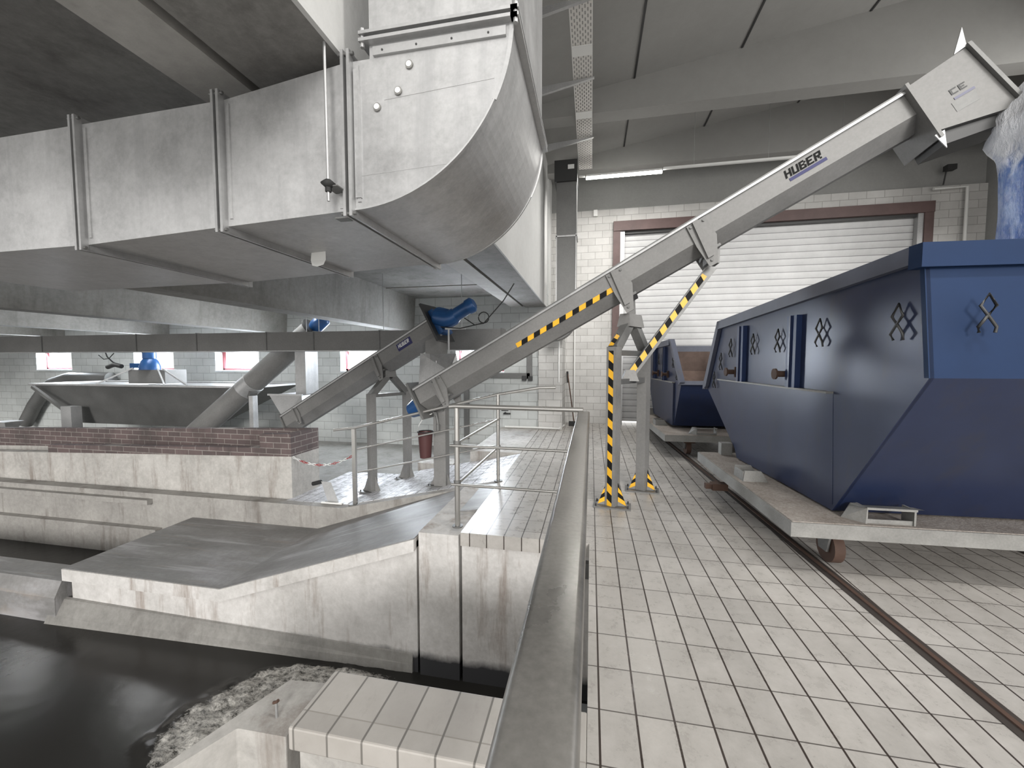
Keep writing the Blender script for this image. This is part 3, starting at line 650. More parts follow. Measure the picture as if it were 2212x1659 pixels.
# --- the short conveyor behind it
X2, L2, u2, w2, v2 = frame_from((-5.091, 5.891, .62), (-2.309, 5.501, 2.116))
c2 = empty('screw_conveyor', (-3.1, 5.76, -.42), 'short steel screw conveyor rising behind the ramp railing to a blue motor', 'conveyor')
trough(X2, L2, c2, .95)
pA = saddle(X2, L2*.66, c2, .8); pB = saddle(X2, .28, c2, .6, 0)
Fa, Fb = Vector((-3.21, 5.46, -.45)), Vector((-2.93, 6.06, -.41))
aframe(c2, Fa, Fb, 1.03, Vector(((Fa.x+Fb.x)/2, (Fa.y+Fb.y)/2, 1.33)), .10, bs=.6)
leg_foot(c2, Fa, (1, -.10, 0)); leg_foot(c2, Fb, (1, -.10, 0))
MB().box((-.08, -.03, -.34), (-.05, WID+.01, .03), X=X2).build('tail_plate', 'steel_d', c2)
uc = L2*.80; mb = MB(); letters(mb, 'HUBER', X2, uc, -.13, .055, .034, .008); 
MB().add([(uc-.02, -.0035, -.17), (uc+.25, -.0035, -.17), (uc+.25, -.0035, -.06), (uc-.02, -.0035, -.06)], [(0, 1, 2, 3)], X=X2).build('decal', 'decal_blue', c2)
for v in mb.v: v -= w2*.001
mb.build('lettering', 'white', c2)
MB().box((L2, -.07, -.36), (L2+.03, WID+.07, .24), X=X2).build('motor_plate', 'dark', c2)
MB().box((L2+.03, .04, -.26), (L2+.11, .34, .12), X=X2).tube([(-2.20, 5.62, 2.16), (-2.02, 5.56, 2.12), (-1.96, 5.55, 2.14), (-1.90, 5.55, 2.20)], .12, 16, rs=[.15, .14, .12, .10]).tube([(-1.96, 5.55, 2.15), (-1.70, 5.5, 2.28)], .095, 18).build('gear_motor', 'motor', c2)
MB().tube([(-1.71, 5.5, 2.275), (-1.64, 5.49, 2.31), (-1.615, 5.487, 2.322)], .1, 18, rs=[.108, .108, .07]).build('fan_cowl', 'motor', c2)
MB().box((-2.38, 5.55, 1.60), (-2.14, 5.82, 2.12)).build('discharge_chute', 'steel', c2)
MB().bar((-2.05, 5.5, 1.98), (-1.75, 5.5, 1.98), .03).bar((-2.0, 5.5, 1.98), (-2.0, 5.5, 1.4), .02).build('bracket', 'galv', c2)
ring = [(-1.47+.075*math.cos(a*PI/8), 5.45, 2.12+.075*math.sin(a*PI/8)) for a in range(16)]
MB().tube(ring, .008, 6, closed=True).tube([(-1.75, 5.45, 2.12), (-1.6, 5.45, 2.02), (-1.47, 5.45, 2.04), (-1.2, 5.5, 2.35), (-1.05, 5.5, 2.58)], .008, 6).tube([(-2.1, 5.45, 2.0), (-1.8, 5.4, 1.97), (-1.5, 5.45, 2.04)], .008, 6).build('cable', 'rubber', c2)
hq = [(-5.15, 5.95, .55), (-4.75, 5.95, .62), (-4.75, 6.2, .62), (-5.15, 6.2, .55)]; hr = [(-5.50, 6.05, .93), (-4.86, 6.05, .93), (-4.86, 6.95, .93), (-5.50, 6.95, .93)]
MB().loft(hq, hr, 0, False).box((-5.52, 6.03, .92), (-4.84, 6.05, .95)).build('inlet_hopper', 'galv_d', c2)

# --- grit classifier: hopper tank, tube screw, chute
gc = empty('grit_classifier', (-8.5, 7.2, -.5), 'wide grey hopper tank with inclined screw tube and blue motors behind the brick trough', 'machine')
ty0, ty1 = 7.1, 8.6
MB().loft([(-12.1, ty0+.30, .05), (-8.75, ty0+.30, .05), (-8.75, ty1-.3, .05), (-12.1, ty1-.3, .05)], [(-12.9, ty0, .96), (-6.95, ty0, .96), (-6.95, ty1, .96), (-12.9, ty1, .96)], 0, True).build('hopper_tank', 'steel_d', gc)
MB().box((-12.95, ty0-.04, .96), (-6.85, ty0+.03, 1.0)).box((-12.95, ty1-.03, .96), (-6.85, ty1+.04, 1.0)).box((-12.95, ty0+.03, .96), (-12.88, ty1-.03, 1.0)).box((-6.92, ty0+.03, .96), (-6.85, ty1-.03, 1.0)).build('tank_rim', 'galv', gc)
MB().box((-10.6, 7.5, 1.0), (-9.55, 8.0, 1.32)).build('drive_bridge', 'steel', gc)
for a, b in (((-11.1, 7.2, 1.0), (-10.45, 7.5, 1.36)), ((-9.2, 7.2, 1.0), (-9.75, 7.5, 1.34)), ((-8.6, 7.2, 1.0), (-9.6, 7.5, 1.34))): MB().bar(a, b, .03).build('stay_bar', 'galv', gc)
MB().tube([(-10.1, 7.6, 1.32), (-10.1, 7.6, 1.40), (-10.1, 7.6, 1.52), (-10.1, 7.6, 1.60)], .12, 14, rs=[.2, .2, .16, .1]).build('gear_box', 'motor', gc)
MB().tube([(-10.1, 7.6, 1.58), (-10.1, 7.6, 1.88)], .13, 14).build('motor', 'motor', gc)
MB().box((-10.55, 7.5, 1.36), (-10.25, 7.7, 1.47)).build('terminal_box', 'motor', gc)
pp = [(-13.013, 8.78, 1.05), (-14.509, 8.78, 1.038), (-15.125, 8.78, 0.887), (-15.553, 8.78, 0.588), (-15.885, 8.78, 0.245), (-16.295, 8.78, -0.31)]
MB().tube(pp, .16, 16).build('overflow_pipe', 'steel_d', gc)
MB().bar((-12.6, 6.95, .93), (-11.7, 6.95, .42), .06).build('brace', 'steel_d', gc)
MB().box((-11.72, 6.9, -.5), (-11.42, 7.1, .5)).build('tank_support', 'galv_d', gc)
ta, tb = Vector((-7.95, 6.75, .0)), Vector((-5.35, 7.0, 2.12)); tdir = (tb-ta).normalized()
MB().tube([ta, tb], .21, 24).build('screw_tube', 'steel', gc)
mid = ta+(tb-ta)*.48; MB().tube([mid-tdir*.13, mid+tdir*.13], .22, 24).build('tube_clamp', 'galv_d', gc)
MB().bar((-6.53, 6.78, .84), (-6.53, 6.78, -.5), .09, .12).build('leg', 'galv', gc)
MB().bar((-6.53, 6.78, .84), (-6.7, 6.85, 1.0), .14).build('leg_shoe', 'steel_d', gc)
MB().tube([tb+tdir*.05, tb+tdir*.12, tb+tdir*.34, tb+tdir*.38], .13, 14, rs=[.11, .14, .13, .08]).build('tube_motor', 'motor', gc)
MB().tube([tb, tb+tdir*.05], .24, 16).build('motor_plate', 'dark', gc)
MB().box((-5.42, 6.6, .90), (-5.20, 6.95, 1.75)).build('discharge_chute', 'galv', gc)
MB().tube([(-11.0, 7.3, 1.86), (-10.9, 7.3, 1.62), (-10.75, 7.3, 1.5), (-10.6, 7.4, 1.40)], .014, 6).build('cable', 'rubber', gc)
MB().tube([(-11.15, 7.3, 1.66), (-11.0, 7.3, 1.56), (-10.85, 7.3, 1.58), (-10.7, 7.3, 1.70)], .009, 6).build('cable', 'rubber', gc)
MB().tube([(-10.9, 7.3, 1.38), (-10.7, 7.3, 1.44), (-10.5, 7.3, 1.40)], .05, 10).build('valve', 'dark', gc)
tag(MB().frus([(-12.15, 6.2, -.0), (-12.05, 6.2, -.0), (-12.05, 6.3, -.0), (-12.15, 6.3, -.0)], [(-12.3, 6.1, .25), (-11.9, 6.1, .25), (-11.9, 6.4, .25), (-12.3, 6.4, .25)]).build('funnel', 'galv'), 'small pale metal funnel beside the bent pipe at far left', 'funnel')

# ================================================================== RAILINGS
hr_ = empty('handrail', (-.03, 1.4, 0), 'broad worn steel handrail running away from the viewer beside the tiled floor', 'railing')
sec = []
for cx, cz, a0 in ((.034, .030, 0), (-.034, .030, PI/2), (-.034, -.015, PI), (.034, -.015, 1.5*PI)):
    for k in range(6): a = a0+k*PI/10; sec.append((-.056+cx+.014*math.cos(a), 1.056+cz+.014*math.sin(a)))
MB().loft([(p[0], -.6, p[1]) for p in sec], [(p[0], 3.37, p[1]) for p in sec], 0, True, True).build('top_rail', 'handrail', hr_)
sec2 = lambda x, z, r=.012: [(x+r*math.cos(2*PI*k/10), z+r*math.sin(2*PI*k/10)) for k in range(10)]
for z in (.78, .42): MB().prism(sec2(-.075, z, .014), XZ, -.6, 3.35, smooth=True).build('middle_rail', 'rail', hr_)
for y in (.35, 1.85, 3.33): MB().box((-.09, y-.02, -.30), (-.06, y+.02, 1.045)).build('post', 'rail', hr_); MB().box((-.06, y-.05, -.28), (.0, y+.05, -.15)).build('fixing_plate', 'steel_d', hr_)
MB().box((.0, .60, .5), (.012, .68, .62)).build('clip', 'steel_d', hr_)

r2 = empty('railing', (-1.17, 3.45, 0), 'short stainless railing across the tiled tongue, at the end of the handrail', 'railing')
MB().tube([(-1.25, 3.44, 1.105), (-1.2, 3.44, 1.11), (-.06, 3.36, 1.11)], .021, 12).build('top_rail', 'rail', r2)
for z, xl in ((.755, -1.24), (.40, -1.23)): MB().tube([(xl, 3.42, z), (-.08, 3.38, z)], .0125, 10).build('middle_rail', 'rail', r2)
MB().tube([(-1.185, 3.45, .0), (-1.185, 3.45, 1.10)], .024, 12).build('post', 'rail', r2)
MB().tube([(-1.185, 3.45, .0), (-1.185, 3.45, .012)], .05, 12).build('post_foot', 'steel_d', r2)
for z in (.775, .415): MB().tube([(-1.185, 3.45, z-.02), (-1.185, 3.45, z+.02)], .032, 10).build('rail_clamp', 'steel_d', r2)

r3 = empty('railing', (-2.1, 4.88, -.2), 'long stainless railing sloping down along the ramp kerb', 'railing')
zt_ = lambda x: .605+(x+3.12)*.249
MB().tube([(-3.45, 4.9, zt_(-3.45)+.05), (-3.12, 4.9, .615), (-1.14, 4.9, 1.10), (-.62, 4.9, 1.19), (-.42, 4.9, 1.195)], .019, 12).build('top_rail', 'rail', r3)
MB().tube([(-3.10, 4.9, .324), (-1.14, 4.9, .785)], .011, 10).build('middle_rail', 'rail', r3)
MB().tube([(-3.10, 4.9, .005), (-1.14, 4.9, .455)], .011, 10).build('middle_rail', 'rail', r3)
MB().box((-3.165, 4.87, -.43), (-3.115, 4.91, .60)).build('post', 'rail', r3)
MB().tube([(-1.14, 4.9, -.005), (-1.14, 4.9, 1.10)], .022, 12).build('post', 'rail', r3)
MB().box((-3.2, 4.82, -.45), (-3.06, 4.94, -.425)).build('post_foot', 'steel_d', r3)
MB().tube([(-1.14, 4.9, 0), (-1.14, 4.9, .01)], .055, 12).build('post_foot', 'steel_d', r3)

r4 = empty('railing', (-1.16, 4.2, .0), 'pair of thin side rails linking the two railings beside the slide', 'railing')
for za, zb2 in ((.78, .79), (.41, .44)): MB().tube([(-1.17, 3.47, za), (-1.13, 4.95, zb2)], .0125, 10).build('middle_rail', 'rail', r4)

# ================================================================== SKIPS AND CARTS
def skip(root, X, wd, prof, ledge, ribs, hooks, studs, patch=True, rust=True):
    # prof: dict of (s,z) corner points in the side plane
    bn, bf, lf, rf, rn, mn_ = prof['bn'], prof['bf'], prof['lf'], prof['rf'], prof['rn'], prof['mn']
    SZ = lambda p, t: (t, p[0], p[1]); G = 1 if bf[0] > bn[0] else -1
    side = [bn, bf, lf, rf, rn, mn_]
    for x in (0, wd-.02): MB().prism(side, SZ, x, x+.02, X=X).build('side_wall', 'blue', root)
    ax = .03
    MB().prism([bn, bf, (bf[0], bf[1]+.02), (bn[0], bn[1]+.02)], SZ, .02, wd-.02, X=X).build('bottom', 'blue', root)
    MB().prism([bf, lf, (lf[0]-.03*G, lf[1]), (bf[0]-.03*G, bf[1])], SZ, .02, wd-.02, X=X).build('low_end_wall', 'blue', root)
    MB().prism([bn, mn_, (mn_[0]+.03*G, mn_[1]), (bn[0]+.03*G, bn[1])], SZ, -.005, wd+.005, X=X).build('high_end_wall', 'blue', root)
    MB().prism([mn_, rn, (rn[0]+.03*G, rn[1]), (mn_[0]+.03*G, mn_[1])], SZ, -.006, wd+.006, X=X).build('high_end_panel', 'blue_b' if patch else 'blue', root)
    if rust:
        g = 1 if bf[0] > bn[0] else -1
        MB().prism([(bn[0]+.04*g, bn[1]+.05), (mn_[0]+.035*g, mn_[1]), (rn[0]+.035*g, rn[1]-.12), (rn[0]+.05*g, rn[1]-.12), (mn_[0]+.05*g, mn_[1]), (bn[0]+.06*g, bn[1]+.05)], SZ, .03, wd-.03, X=X).build('rusty_lining', 'rust', root)
    # rim beams
    t = .10
    for x in (-.045, wd-.03):
        MB().prism([rf, rn, (rn[0], rn[1]-t), (rf[0], rf[1]-t)], SZ, x, x+.075, X=X).build('side_rim', 'blue_rim', root)
        MB().prism([rf, (rf[0]-.09, rf[1]), (lf[0]-.09, lf[1]), (lf[0]+.03, lf[1]-.05), (lf[0]+.03, lf[1])], SZ, x, x+.075, X=X).build('end_rim', 'blue_rim', root)
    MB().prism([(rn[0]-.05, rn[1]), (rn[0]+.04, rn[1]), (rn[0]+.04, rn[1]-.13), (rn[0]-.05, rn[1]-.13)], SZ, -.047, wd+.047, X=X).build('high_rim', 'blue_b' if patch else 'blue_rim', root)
    MB().prism([(lf[0]-.04, lf[1]+.02), (lf[0]+.03, lf[1]+.02), (lf[0]+.03, lf[1]-.04), (lf[0]-.04, lf[1]-.04)], SZ, -.04, wd+.04, X=X).build('low_lip', 'blue_rim', root)
    # ledge and thicker lower side
    (s0, s1, zl) = ledge
    zb0 = bn[1]
    MB().box((-.05, s0, zl-.015), (0, s1, zl), X=X).build('ledge', 'zinc', root)
    sA, sB = (s0, s1) if G > 0 else (s1, s0)
    q1 = [(0, sA, zl-.02), (0, bn[0], zb0), (0, bf[0]-.02*G, zb0), (0, sB, zl-.02)]
    q2 = [(-.002, sA, zl-.02), (-.002, bn[0], zb0), (-.028, bf[0]-.02*G, zb0), (-.028, sB, zl-.02)]
    MB().loft(q1, q2, 0, True, False, X).build('lower_panel', 'blue', root)
    for s_ in ribs:
        MB().prism([(s_-.075, zl), (s_+.075, zl), (s_+.075, rf[1]-.12), (s_-.075, rf[1]-.12)], SZ, -.045, -.001, X=X).build('rib', 'blue_r', root)
        MB().box((-.06, s_-.012, zl), (-.044, s_+.012, rf[1]-.12), X=X).build('rib_edge', 'blue', root)
    for s_, z_ in hooks:
        d = .009; k = 1.0
        pts = [(-.02, s_+.035*k, z_-.095), (-.03, s_+.045*k, z_-.06), (-.03, s_, z_), (-.03, s_-.04*k, z_+.045), (-.025, s_, z_+.115), (-.03, s_+.04*k, z_+.045), (-.03, s_, z_), (-.03, s_-.045*k, z_-.06), (-.02, s_-.035*k, z_-.095)]
        MB().tube(pts, .0075, 6, X=X).build('net_hook', 'dark', root)
    for s_, z_ in studs:
        MB().tube([(-.0, s_, z_), (-.10, s_, z_)], .028, 10, X=X).tube([(-.10, s_, z_), (-.115, s_, z_)], .05, 10, X=X).box((-.03, s_-.06, z_-.06), (0, s_-.03, z_+.06), X=X).build('lifting_stud', 'rust_b', root)
SX = rot_frame((1.93, 0, 0), YAW)
sk1 = empty('skip', (SX @ Vector((.9, 4.2, .4))), 'large near blue waste skip on a galvanised cart, its near end panel in a second blue', 'skip', 'blue skips on carts')
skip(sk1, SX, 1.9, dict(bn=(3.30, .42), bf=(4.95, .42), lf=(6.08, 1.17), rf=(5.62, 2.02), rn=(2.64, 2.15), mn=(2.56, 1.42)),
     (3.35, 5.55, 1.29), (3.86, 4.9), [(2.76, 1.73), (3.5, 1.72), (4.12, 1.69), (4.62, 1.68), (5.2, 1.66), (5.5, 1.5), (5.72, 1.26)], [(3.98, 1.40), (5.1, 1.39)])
hk = SX @ Vector((.23, 2.555, 1.75))
MB().tube([hk+Vector((a, -.02, b)) for a, b in ((-.035, -.09), (-.04, -.06), (0, 0), (.035, .05), (0, .11), (-.035, .05), (0, 0), (.04, -.06), (.035, -.09))], .0075, 6).build('net_hook', 'dark', sk1)
SX2 = rot_frame((1.80, 0, 0), YAW)
sk2 = empty('skip', (SX2 @ Vector((.9, 8.2, .4))), 'smaller far blue waste skip by the gate, its open low end showing rust', 'skip', 'blue skips on carts')
# the far skip stands the other way round: its low lip faces the viewer
skip(sk2, SX2, 1.75, dict(bn=(8.9, .42), bf=(7.25, .42), lf=(6.85, 1.18), rf=(7.55, 1.90), rn=(9.6, 1.86), mn=(9.62, 1.3)),
     (7.25, 9.0, 1.16), (7.95, 8.8), [(7.3, 1.5), (7.05, 1.3), (8.4, 1.55)], [(7.75, 1.28), (8.55, 1.28)], patch=False)
def cart(name_lab, X, x0, x1, s0, s1, top=.40):
    c = empty('skip_cart', X @ Vector(((x0+x1)/2, (s0+s1)/2, 0)), name_lab, 'cart', 'galvanised skip carts')
    t = .10
    MB().box((x0, s0, top-t), (x1, s0+.06, top), X=X).box((x0, s1-.06, top-t), (x1, s1, top), X=X).box((x0, s0+.06, top-t), (x0+.06, s1-.06, top), X=X).box((x1-.06, s0+.06, top-t), (x1, s1-.06, top), X=X).build('frame', 'zinc', c)
    MB().box((x0+.012, s0+.012, top), (x1-.012, s1-.012, top+.006), X=X).build('deck_plate', 'deck', c)
    for xs in (x0+.42, x1-.62):
        for sy in (s0+.30, s1-.35):
            MB().tube([(xs-.035, sy, .13), (xs+.035, sy, .13)], .12, 20, X=X).build('wheel', 'rust_b', c)
            MB().prism([(sy-.1, top-t), (sy+.1, top-t), (sy+.05, .10), (sy-.05, .10)], lambda p, t_: (t_, p[0], p[1]), xs-.055, xs-.04, X=X).build('wheel_bracket', 'steel_d', c)
            MB().box((xs-.08, sy-.14, top-t-.05), (xs+.08, sy-.09, top-t), X=X).build('axle_stop', 'rust_b', c)
    def stop(a, b, s_, fl):
        m_ = MB(); z0_ = top+.006
        m_.box((a, s_, z0_+.10), (b, s_+.012, z0_+.115), X=X)
        m_.add([(a-.05, s_+.10, z0_+.1), (b+.04, s_+.10, z0_+.1), (b+.04, s_, z0_+.115), (a-.05, s_, z0_+.115)], [(0, 1, 2, 3)], 0, False, X)
        m_.box((a, s_+.01, z0_), (a+.012, s_+.12, z0_+.11), X=X).box((b-.012, s_+.01, z0_), (b, s_+.12, z0_+.11), X=X).box((a, s_+.02, z0_), (b, s_+.03, z0_+.03), X=X)
        m_.frus([X @ Vector(p) for p in ((a-.09, s_+.12, z0_), (a, s_+.01, z0_), (a, s_+.12, z0_), (a-.08, s_+.13, z0_))], [X @ Vector(p) for p in ((a-.04, s_+.1, z0_+.11), (a, s_+.0, z0_+.11), (a, s_+.11, z0_+.11), (a-.04, s_+.11, z0_+.11))])
        return m_.build('stop_bracket', 'zinc', c)
    stop(x0+.48, x0+.78, s0+.03, 1); stop(x1-.78, x1-.48, s0+.03, 1)
    m_ = MB(); z0_ = top+.006
    for sy in (s0+.95,):
        m_.prism([(x0+.05, z0_), (x0+.26, z0_), (x0+.20, z0_+.10), (x0+.06, z0_+.10)], XZ, sy, sy+.015, X=X).prism([(x0+.05, z0_), (x0+.26, z0_), (x0+.20, z0_+.10), (x0+.06, z0_+.10)], XZ, sy+.22, sy+.235, X=X)
    m_.box((x0+.05, s0+.965, z0_), (x0+.06, s0+1.17, z0_+.09), X=X); m_.build('stop_bracket', 'zinc', c)
    MB().box((x0+.22, s1-.15, z0_), (x0+.34, s1-.05, z0_+.14), X=X).build('stop_block', 'zinc', c)
    return c
CX = rot_frame((1.50, 0, 0), YAW*.6)
cart('near galvanised cart with studded deck under the large blue skip', CX, -.03, 3.0, 3.05, 5.25)
MB_ = MB().box((-.10, 4.45, .17), (.05, 4.55, .24), X=CX).box((-.16, 4.47, .18), (-.1, 4.53, .23), X=CX)
tag(MB_.build('buffer_bar', 'rust_b'), 'dark steel buffer bar sticking out below the near cart', 'bar')
CX2 = rot_frame((1.42, 0, 0), YAW*.9)
cart('far galvanised cart under the smaller skip near the gate', CX2, .05, 2.6, 6.6, 9.2, .36)
# crumpled plastic sleeve hanging from the conveyor head into the skip
vs = []; n_ = 28; m0 = 40
for j in range(m0+1):
    z = 1.6+2.25*j/m0; f = j/m0
    for i in range(n_):
        a = 2*PI*i/n_; r = .30*(1+.10*math.sin(5*a+2*f)+.10*mn.noise(Vector((math.cos(a)*2, math.sin(a)*2, z*2.2))))
        if z > 3.1: r *= 1+.22*mn.noise(Vector((math.cos(a)*4, math.sin(a)*4, z*7)))+.12*math.sin(min(1, (z-3.1)/.5)*PI)
        if z > 3.6: r *= max(.35, 1-(z-3.6)*2.2)
        vs.append((3.54+r*math.cos(a), 3.92+r*math.sin(a), z))
fb = MB().add(vs, [(j*n_+i, j*n_+(i+1) % n_, (j+1)*n_+(i+1) % n_, (j+1)*n_+i) for j in range(m0) for i in range(n_)], 0, True)
tag(fb.build('discharge_sleeve', 'film'), 'shiny crumpled blue and clear plastic sleeve hanging into the near skip at the right edge', 'plastic sleeve')

# ================================================================== LIGHTING, TRAY, PIPES
lf_ = empty('fluorescent_lamp', (.6, 8.5, 5.2), 'lit fluorescent tube lamp hanging left of the roller gate', 'lamp')
MB().box((-.14, 8.47, 5.235), (1.32, 8.53, 5.27)).build('lamp_housing', 'lamp_body', lf_)
MB().tube([(-.14, 8.5, 5.21), (1.32, 8.5, 5.21)], .028, 10).build('lamp_tube', 'lamp', lf_)
lt = area_light('lamp_glow', (.59, 8.5, 5.17), (0, 0, 0), 1.4, .06, 45, (1, .98, .94))
cc = empty('lamp_trunking', (2.5, 8.5, 5.25), 'long pale trunking carrying on from the lit lamp to the right', 'trunking')
MB().box((1.34, 8.475, 5.25), (4.4, 8.525, 5.29)).box((-.28, 8.48, 5.24), (-.16, 8.52, 5.27)).build('channel', 'lamp_body', cc)
for x in (1.9, 3.2, 4.4): MB().tube([(x, 8.5, 5.29), (x, 8.5, RZ(x))], .004, 6).build('hanger_rod', 'galv_d', cc)
# unseen lamps added overhead to brighten the near floor
for k, (x, y) in enumerate(((2.4, 1.0), (5.2, 1.0))):
    l_ = empty('fluorescent_lamp', (x, y, 5.2), ('unseen lamp added above the floor nearest the handrail', 'unseen lamp added above the near skip')[k], 'lamp')
    MB().box((x-.75, y-.03, 5.235), (x+.75, y+.03, 5.27)).build('lamp_housing', 'lamp_body', l_)
    MB().tube([(x-.73, y, 5.21), (x+.73, y, 5.21)], .028, 10).build('lamp_tube', 'lamp', l_)
    area_light('lamp_glow', (x, y, 5.17), (0, 0, 0), 1.4, .25, (60, 30)[k], (1, .98, .94))
    for dx in (-.5, .5): MB().tube([(x+dx, y, 5.27), (x+dx, y, RZ(x+dx))], .004, 6).build('hanger_rod', 'galv_d', l_)
for k, (x, y) in enumerate(((-5.8, 7.0), (-9.4, 7.0), (-13.0, 7.0))):  # lamps added out of sight behind the beams to brighten tank and back wall
    l_ = empty('fluorescent_lamp', (x, y, 2.93), 'unseen fluorescent lamp added on the low ceiling between two concrete beams', 'lamp', 'added lamps on the low ceiling')
    MB().box((x-.05, y-.75, 2.95), (x+.05, y+.75, 3.0)).build('lamp_housing', 'lamp_body', l_)
    MB().tube([(x, y-.73, 2.93), (x, y+.73, 2.93)], .02, 8).build('lamp_tube', 'lamp', l_)
    area_light('lamp_glow', (x, y, 2.90), (0, 0, 0), .1, 1.4, 22, (.95, .98, 1))

tr = empty('cable_tray', (-.15, 5, 5.55), 'perforated pale cable tray running under the roof along the upstand wall', 'cable tray')
MB().add([(-.29, 1.5, 5.55), (-.03, 1.5, 5.55), (-.03, 8.85, 5.55), (-.29, 8.85, 5.55)], [(0, 1, 2, 3)]).build('tray_bottom', 'tray', tr)
MB().box((-.295, 1.5, 5.55), (-.29, 8.85, 5.575)).box((-.03, 1.5, 5.55), (-.025, 8.85, 5.575)).build('tray_edge', 'lamp_body', tr)
for y in (5.45, 6.85): MB().box((-.29, y, 5.54), (-.03, y+.18, 5.549)).build('tray_joint', 'lamp_body', tr)
for y in (3.3, 4.75, 6.05, 7.6): MB().prism([(-.975, 5.34), (.0, 5.53), (.0, 5.545), (-.975, 5.48)], XZ, y, y+.04).build('support_arm', 'galv_d', tr)

def pipe(name, label, pts, r, mat, cat='pipe'):
    return tag(MB().tube(pts, r, 10).build(name, mat), label, cat)
pipe('conduit', 'white vertical conduit on the pale block wall below the curved duct foot', [(-.69, 8.86, 1.95), (-.69, 8.86, 1.05)], .02, 'white')
pipe('drain_pipe', 'thin black pipe running down the far wall to the floor', [(-1.03, 8.95, 2.6), (-1.03, 8.95, .03)], .022, 'dark')
pipe('wall_pipe', 'thin grey pipe up the block wall left of the gate', [(-.40, 9.95, .1), (-.40, 9.95, 2.6)], .018, 'lamp_body')
pipe('floor_pipe', 'thin white pipe lying along the foot of the far wall', [(-1.9, 8.85, .04), (-1.12, 8.85, .04), (-.68, 8.8, .04), (-.60, 9.3, .04)], .02, 'lamp_body')
pipe('wall_pipe', 'pale bent pipe on the wall right of the gate', [(6.8, 9.9, 5.02), (7.38, 9.9, 5.02), (7.38, 9.9, 3.2)], .03, 'lamp_body')
sb = empty('socket_box', (-1.5, 8.95, 1.1), 'pair of small dark socket boxes on the far wall by the black pipe', 'socket')
MB().box((-1.52, 8.9, 1.08), (-1.43, 9.0, 1.19)).build('socket', 'dark', sb); MB().box((-1.38, 8.9, 1.08), (-1.29, 9.0, 1.18)).build('socket', 'dark', sb)
br = empty('broom', (-.45, 9.4, 0), 'broom leaning against the pale block wall left of the gate', 'broom')
MB().tube([(-.38, 9.55, .06), (-.56, 9.85, 1.25)], .014, 8).build('broom_handle', 'rust_b', br)
MB().tube([(-.54, 9.82, 1.0), (-.565, 9.855, 1.27)], .024, 8).build('grip', 'rubber', br)
MB().box((-.50, 9.45, 0), (-.28, 9.58, .10)).build('broom_head', 'rubber', br)
tag(MB().box((.02, 9.93, 4.95), (.11, 10.0, 5.09)).build('wall_box', 'white'), 'small white box high on the wall left of the gate', 'box')
wf = empty('wall_frame', (-1.9, 8.96, .0), 'dark painted pipe frame on the far wall behind the long conveyor', 'pipe frame')
MB().box((-2.9, 8.95, -.3), (-2.78, 9.0, 1.25)).box((-2.9, 8.95, 1.13), (-1.35, 9.0, 1.25)).box((-1.42, 8.95, 1.13), (-1.3, 9.0, 2.0)).build('frame_bar', 'steel_d', wf)
MB().box((-.55, 8.5, 3.6), (-.45, 9.0, 3.64)).build('wall_bracket', 'steel_d', dd)
hp = empty('floodlight', (7.0, 9.8, 5.3), 'small dark floodlight on a stalk above the bent pipe', 'lamp')
MB().tube([(7.0, 9.95, 5.1), (7.0, 9.9, 5.35)], .012, 6).build('stalk', 'dark', hp); MB().box((6.94, 9.78, 5.34), (7.1, 9.9, 5.44)).build('lamp_head', 'dark', hp)

# ================================================================== SMALL THINGS
bk = empty('bucket', (-2.175, 5.04, .22), 'dark red plastic bucket hanging under the tail of the long conveyor', 'bucket')
MB().loft([(-2.175+.075*math.cos(a*PI/10), 5.04+.075*math.sin(a*PI/10), .22) for a in range(20)], [(-2.175+.10*math.cos(a*PI/10), 5.04+.10*math.sin(a*PI/10), .565) for a in range(20)], 0, False, True).add([(-2.175+.075*math.cos(a*PI/10), 5.04+.075*math.sin(a*PI/10), .22) for a in range(20)], [tuple(range(20))]).build('bucket_body', 'redbrown', bk)
MB().tube([(-2.175+.102*math.cos(a*PI/10), 5.04+.102*math.sin(a*PI/10), .57) for a in range(20)], .008, 6, closed=True).build('bucket_rim', 'rubber', bk)
MB().tube([(-2.27, 5.01, .56), (-2.25, 5.0, .66), (-2.17, 5.0, .78), (-2.06, 5.0, .82)], .007, 6).build('bucket_handle', 'white', bk)
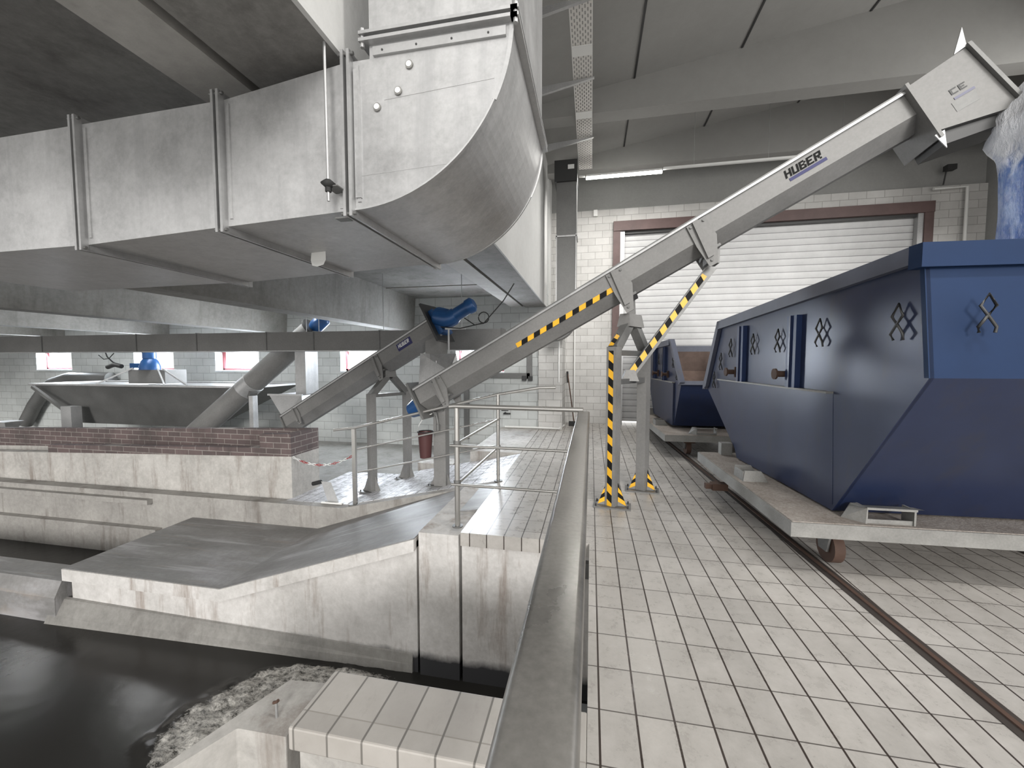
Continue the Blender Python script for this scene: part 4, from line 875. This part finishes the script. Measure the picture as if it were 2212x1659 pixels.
ch = empty('barrier_chain', (-3.45, 4.95, .1), 'sagging red and white chain between brick parapet and ramp railing post', 'chain')
A_, B_ = Vector((-4.23, 5.05, .13)), Vector((-3.14, 4.9, .25)); N = 24
for k in range(N):
    f = (k+.5)/N; p = A_.lerp(B_, f)-Vector((0, 0, .24*4*f*(1-f)*.55)); f2 = (k+.9)/N; d_ = ((A_.lerp(B_, f2)-Vector((0, 0, .24*4*f2*(1-f2)*.55)))-p).normalized()
    nrm_ = d_.cross(Vector((0, 0, 1))).normalized() if k % 2 else Vector((0, 0, 1))
    pts = [p+d_*.03*math.cos(a*PI/4)+nrm_*.014*math.sin(a*PI/4) for a in range(8)]
    MB().tube(pts, .005, 5, closed=True).build('chain_link', 'white' if (k//3) % 2 == 0 else 'red', ch)
sh = empty('dustpan', (-3.75, 5.0, -.47), 'bent grey metal dustpan standing on the ramp beside the brick parapet', 'dustpan')
MB().add([(-3.62, 4.97, -.46), (-3.42, 4.94, -.46), (-3.60, 5.02, -.20), (-3.78, 5.05, -.20)], [(0, 1, 2, 3)]).build('dustpan_plate', 'galv', sh)
MB().bar((-3.68, 4.92, -.455), (-3.36, 4.92, -.455), .03, .02).build('dustpan_edge', 'white', sh)
MB().tube([(-3.78, 5.05, -.21), (-3.88, 5.06, -.24), (-3.92, 5.06, -.25)], .03, 8).build('grip', 'rubber', sh)
bo = empty('anchor_bolt', (-1.38, 1.50, -.1), 'single short bolt standing on the concrete abutment beside the tiled coping', 'bolt')
MB().tube([(-1.38, 1.50, -.1), (-1.38, 1.50, -.03)], .006, 8).build('bolt_shaft', 'galv_d', bo)
MB().tube([(-1.395, 1.50, -.032), (-1.38, 1.50, -.027), (-1.37, 1.50, -.018)], .007, 8).build('bolt_head', 'rust_b', bo)
hs = empty('floor_valve', (-1.9, 8.3, .3), 'small valve on the wall behind the thin side rails', 'valve')
MB().tube([(-1.9, 8.9, .35), (-1.9, 8.75, .35), (-1.75, 8.75, .35)], .02, 8).tube([(-1.96, 8.75, .42), (-1.8, 8.75, .42)], .012, 8).build('valve_body', 'dark', hs)
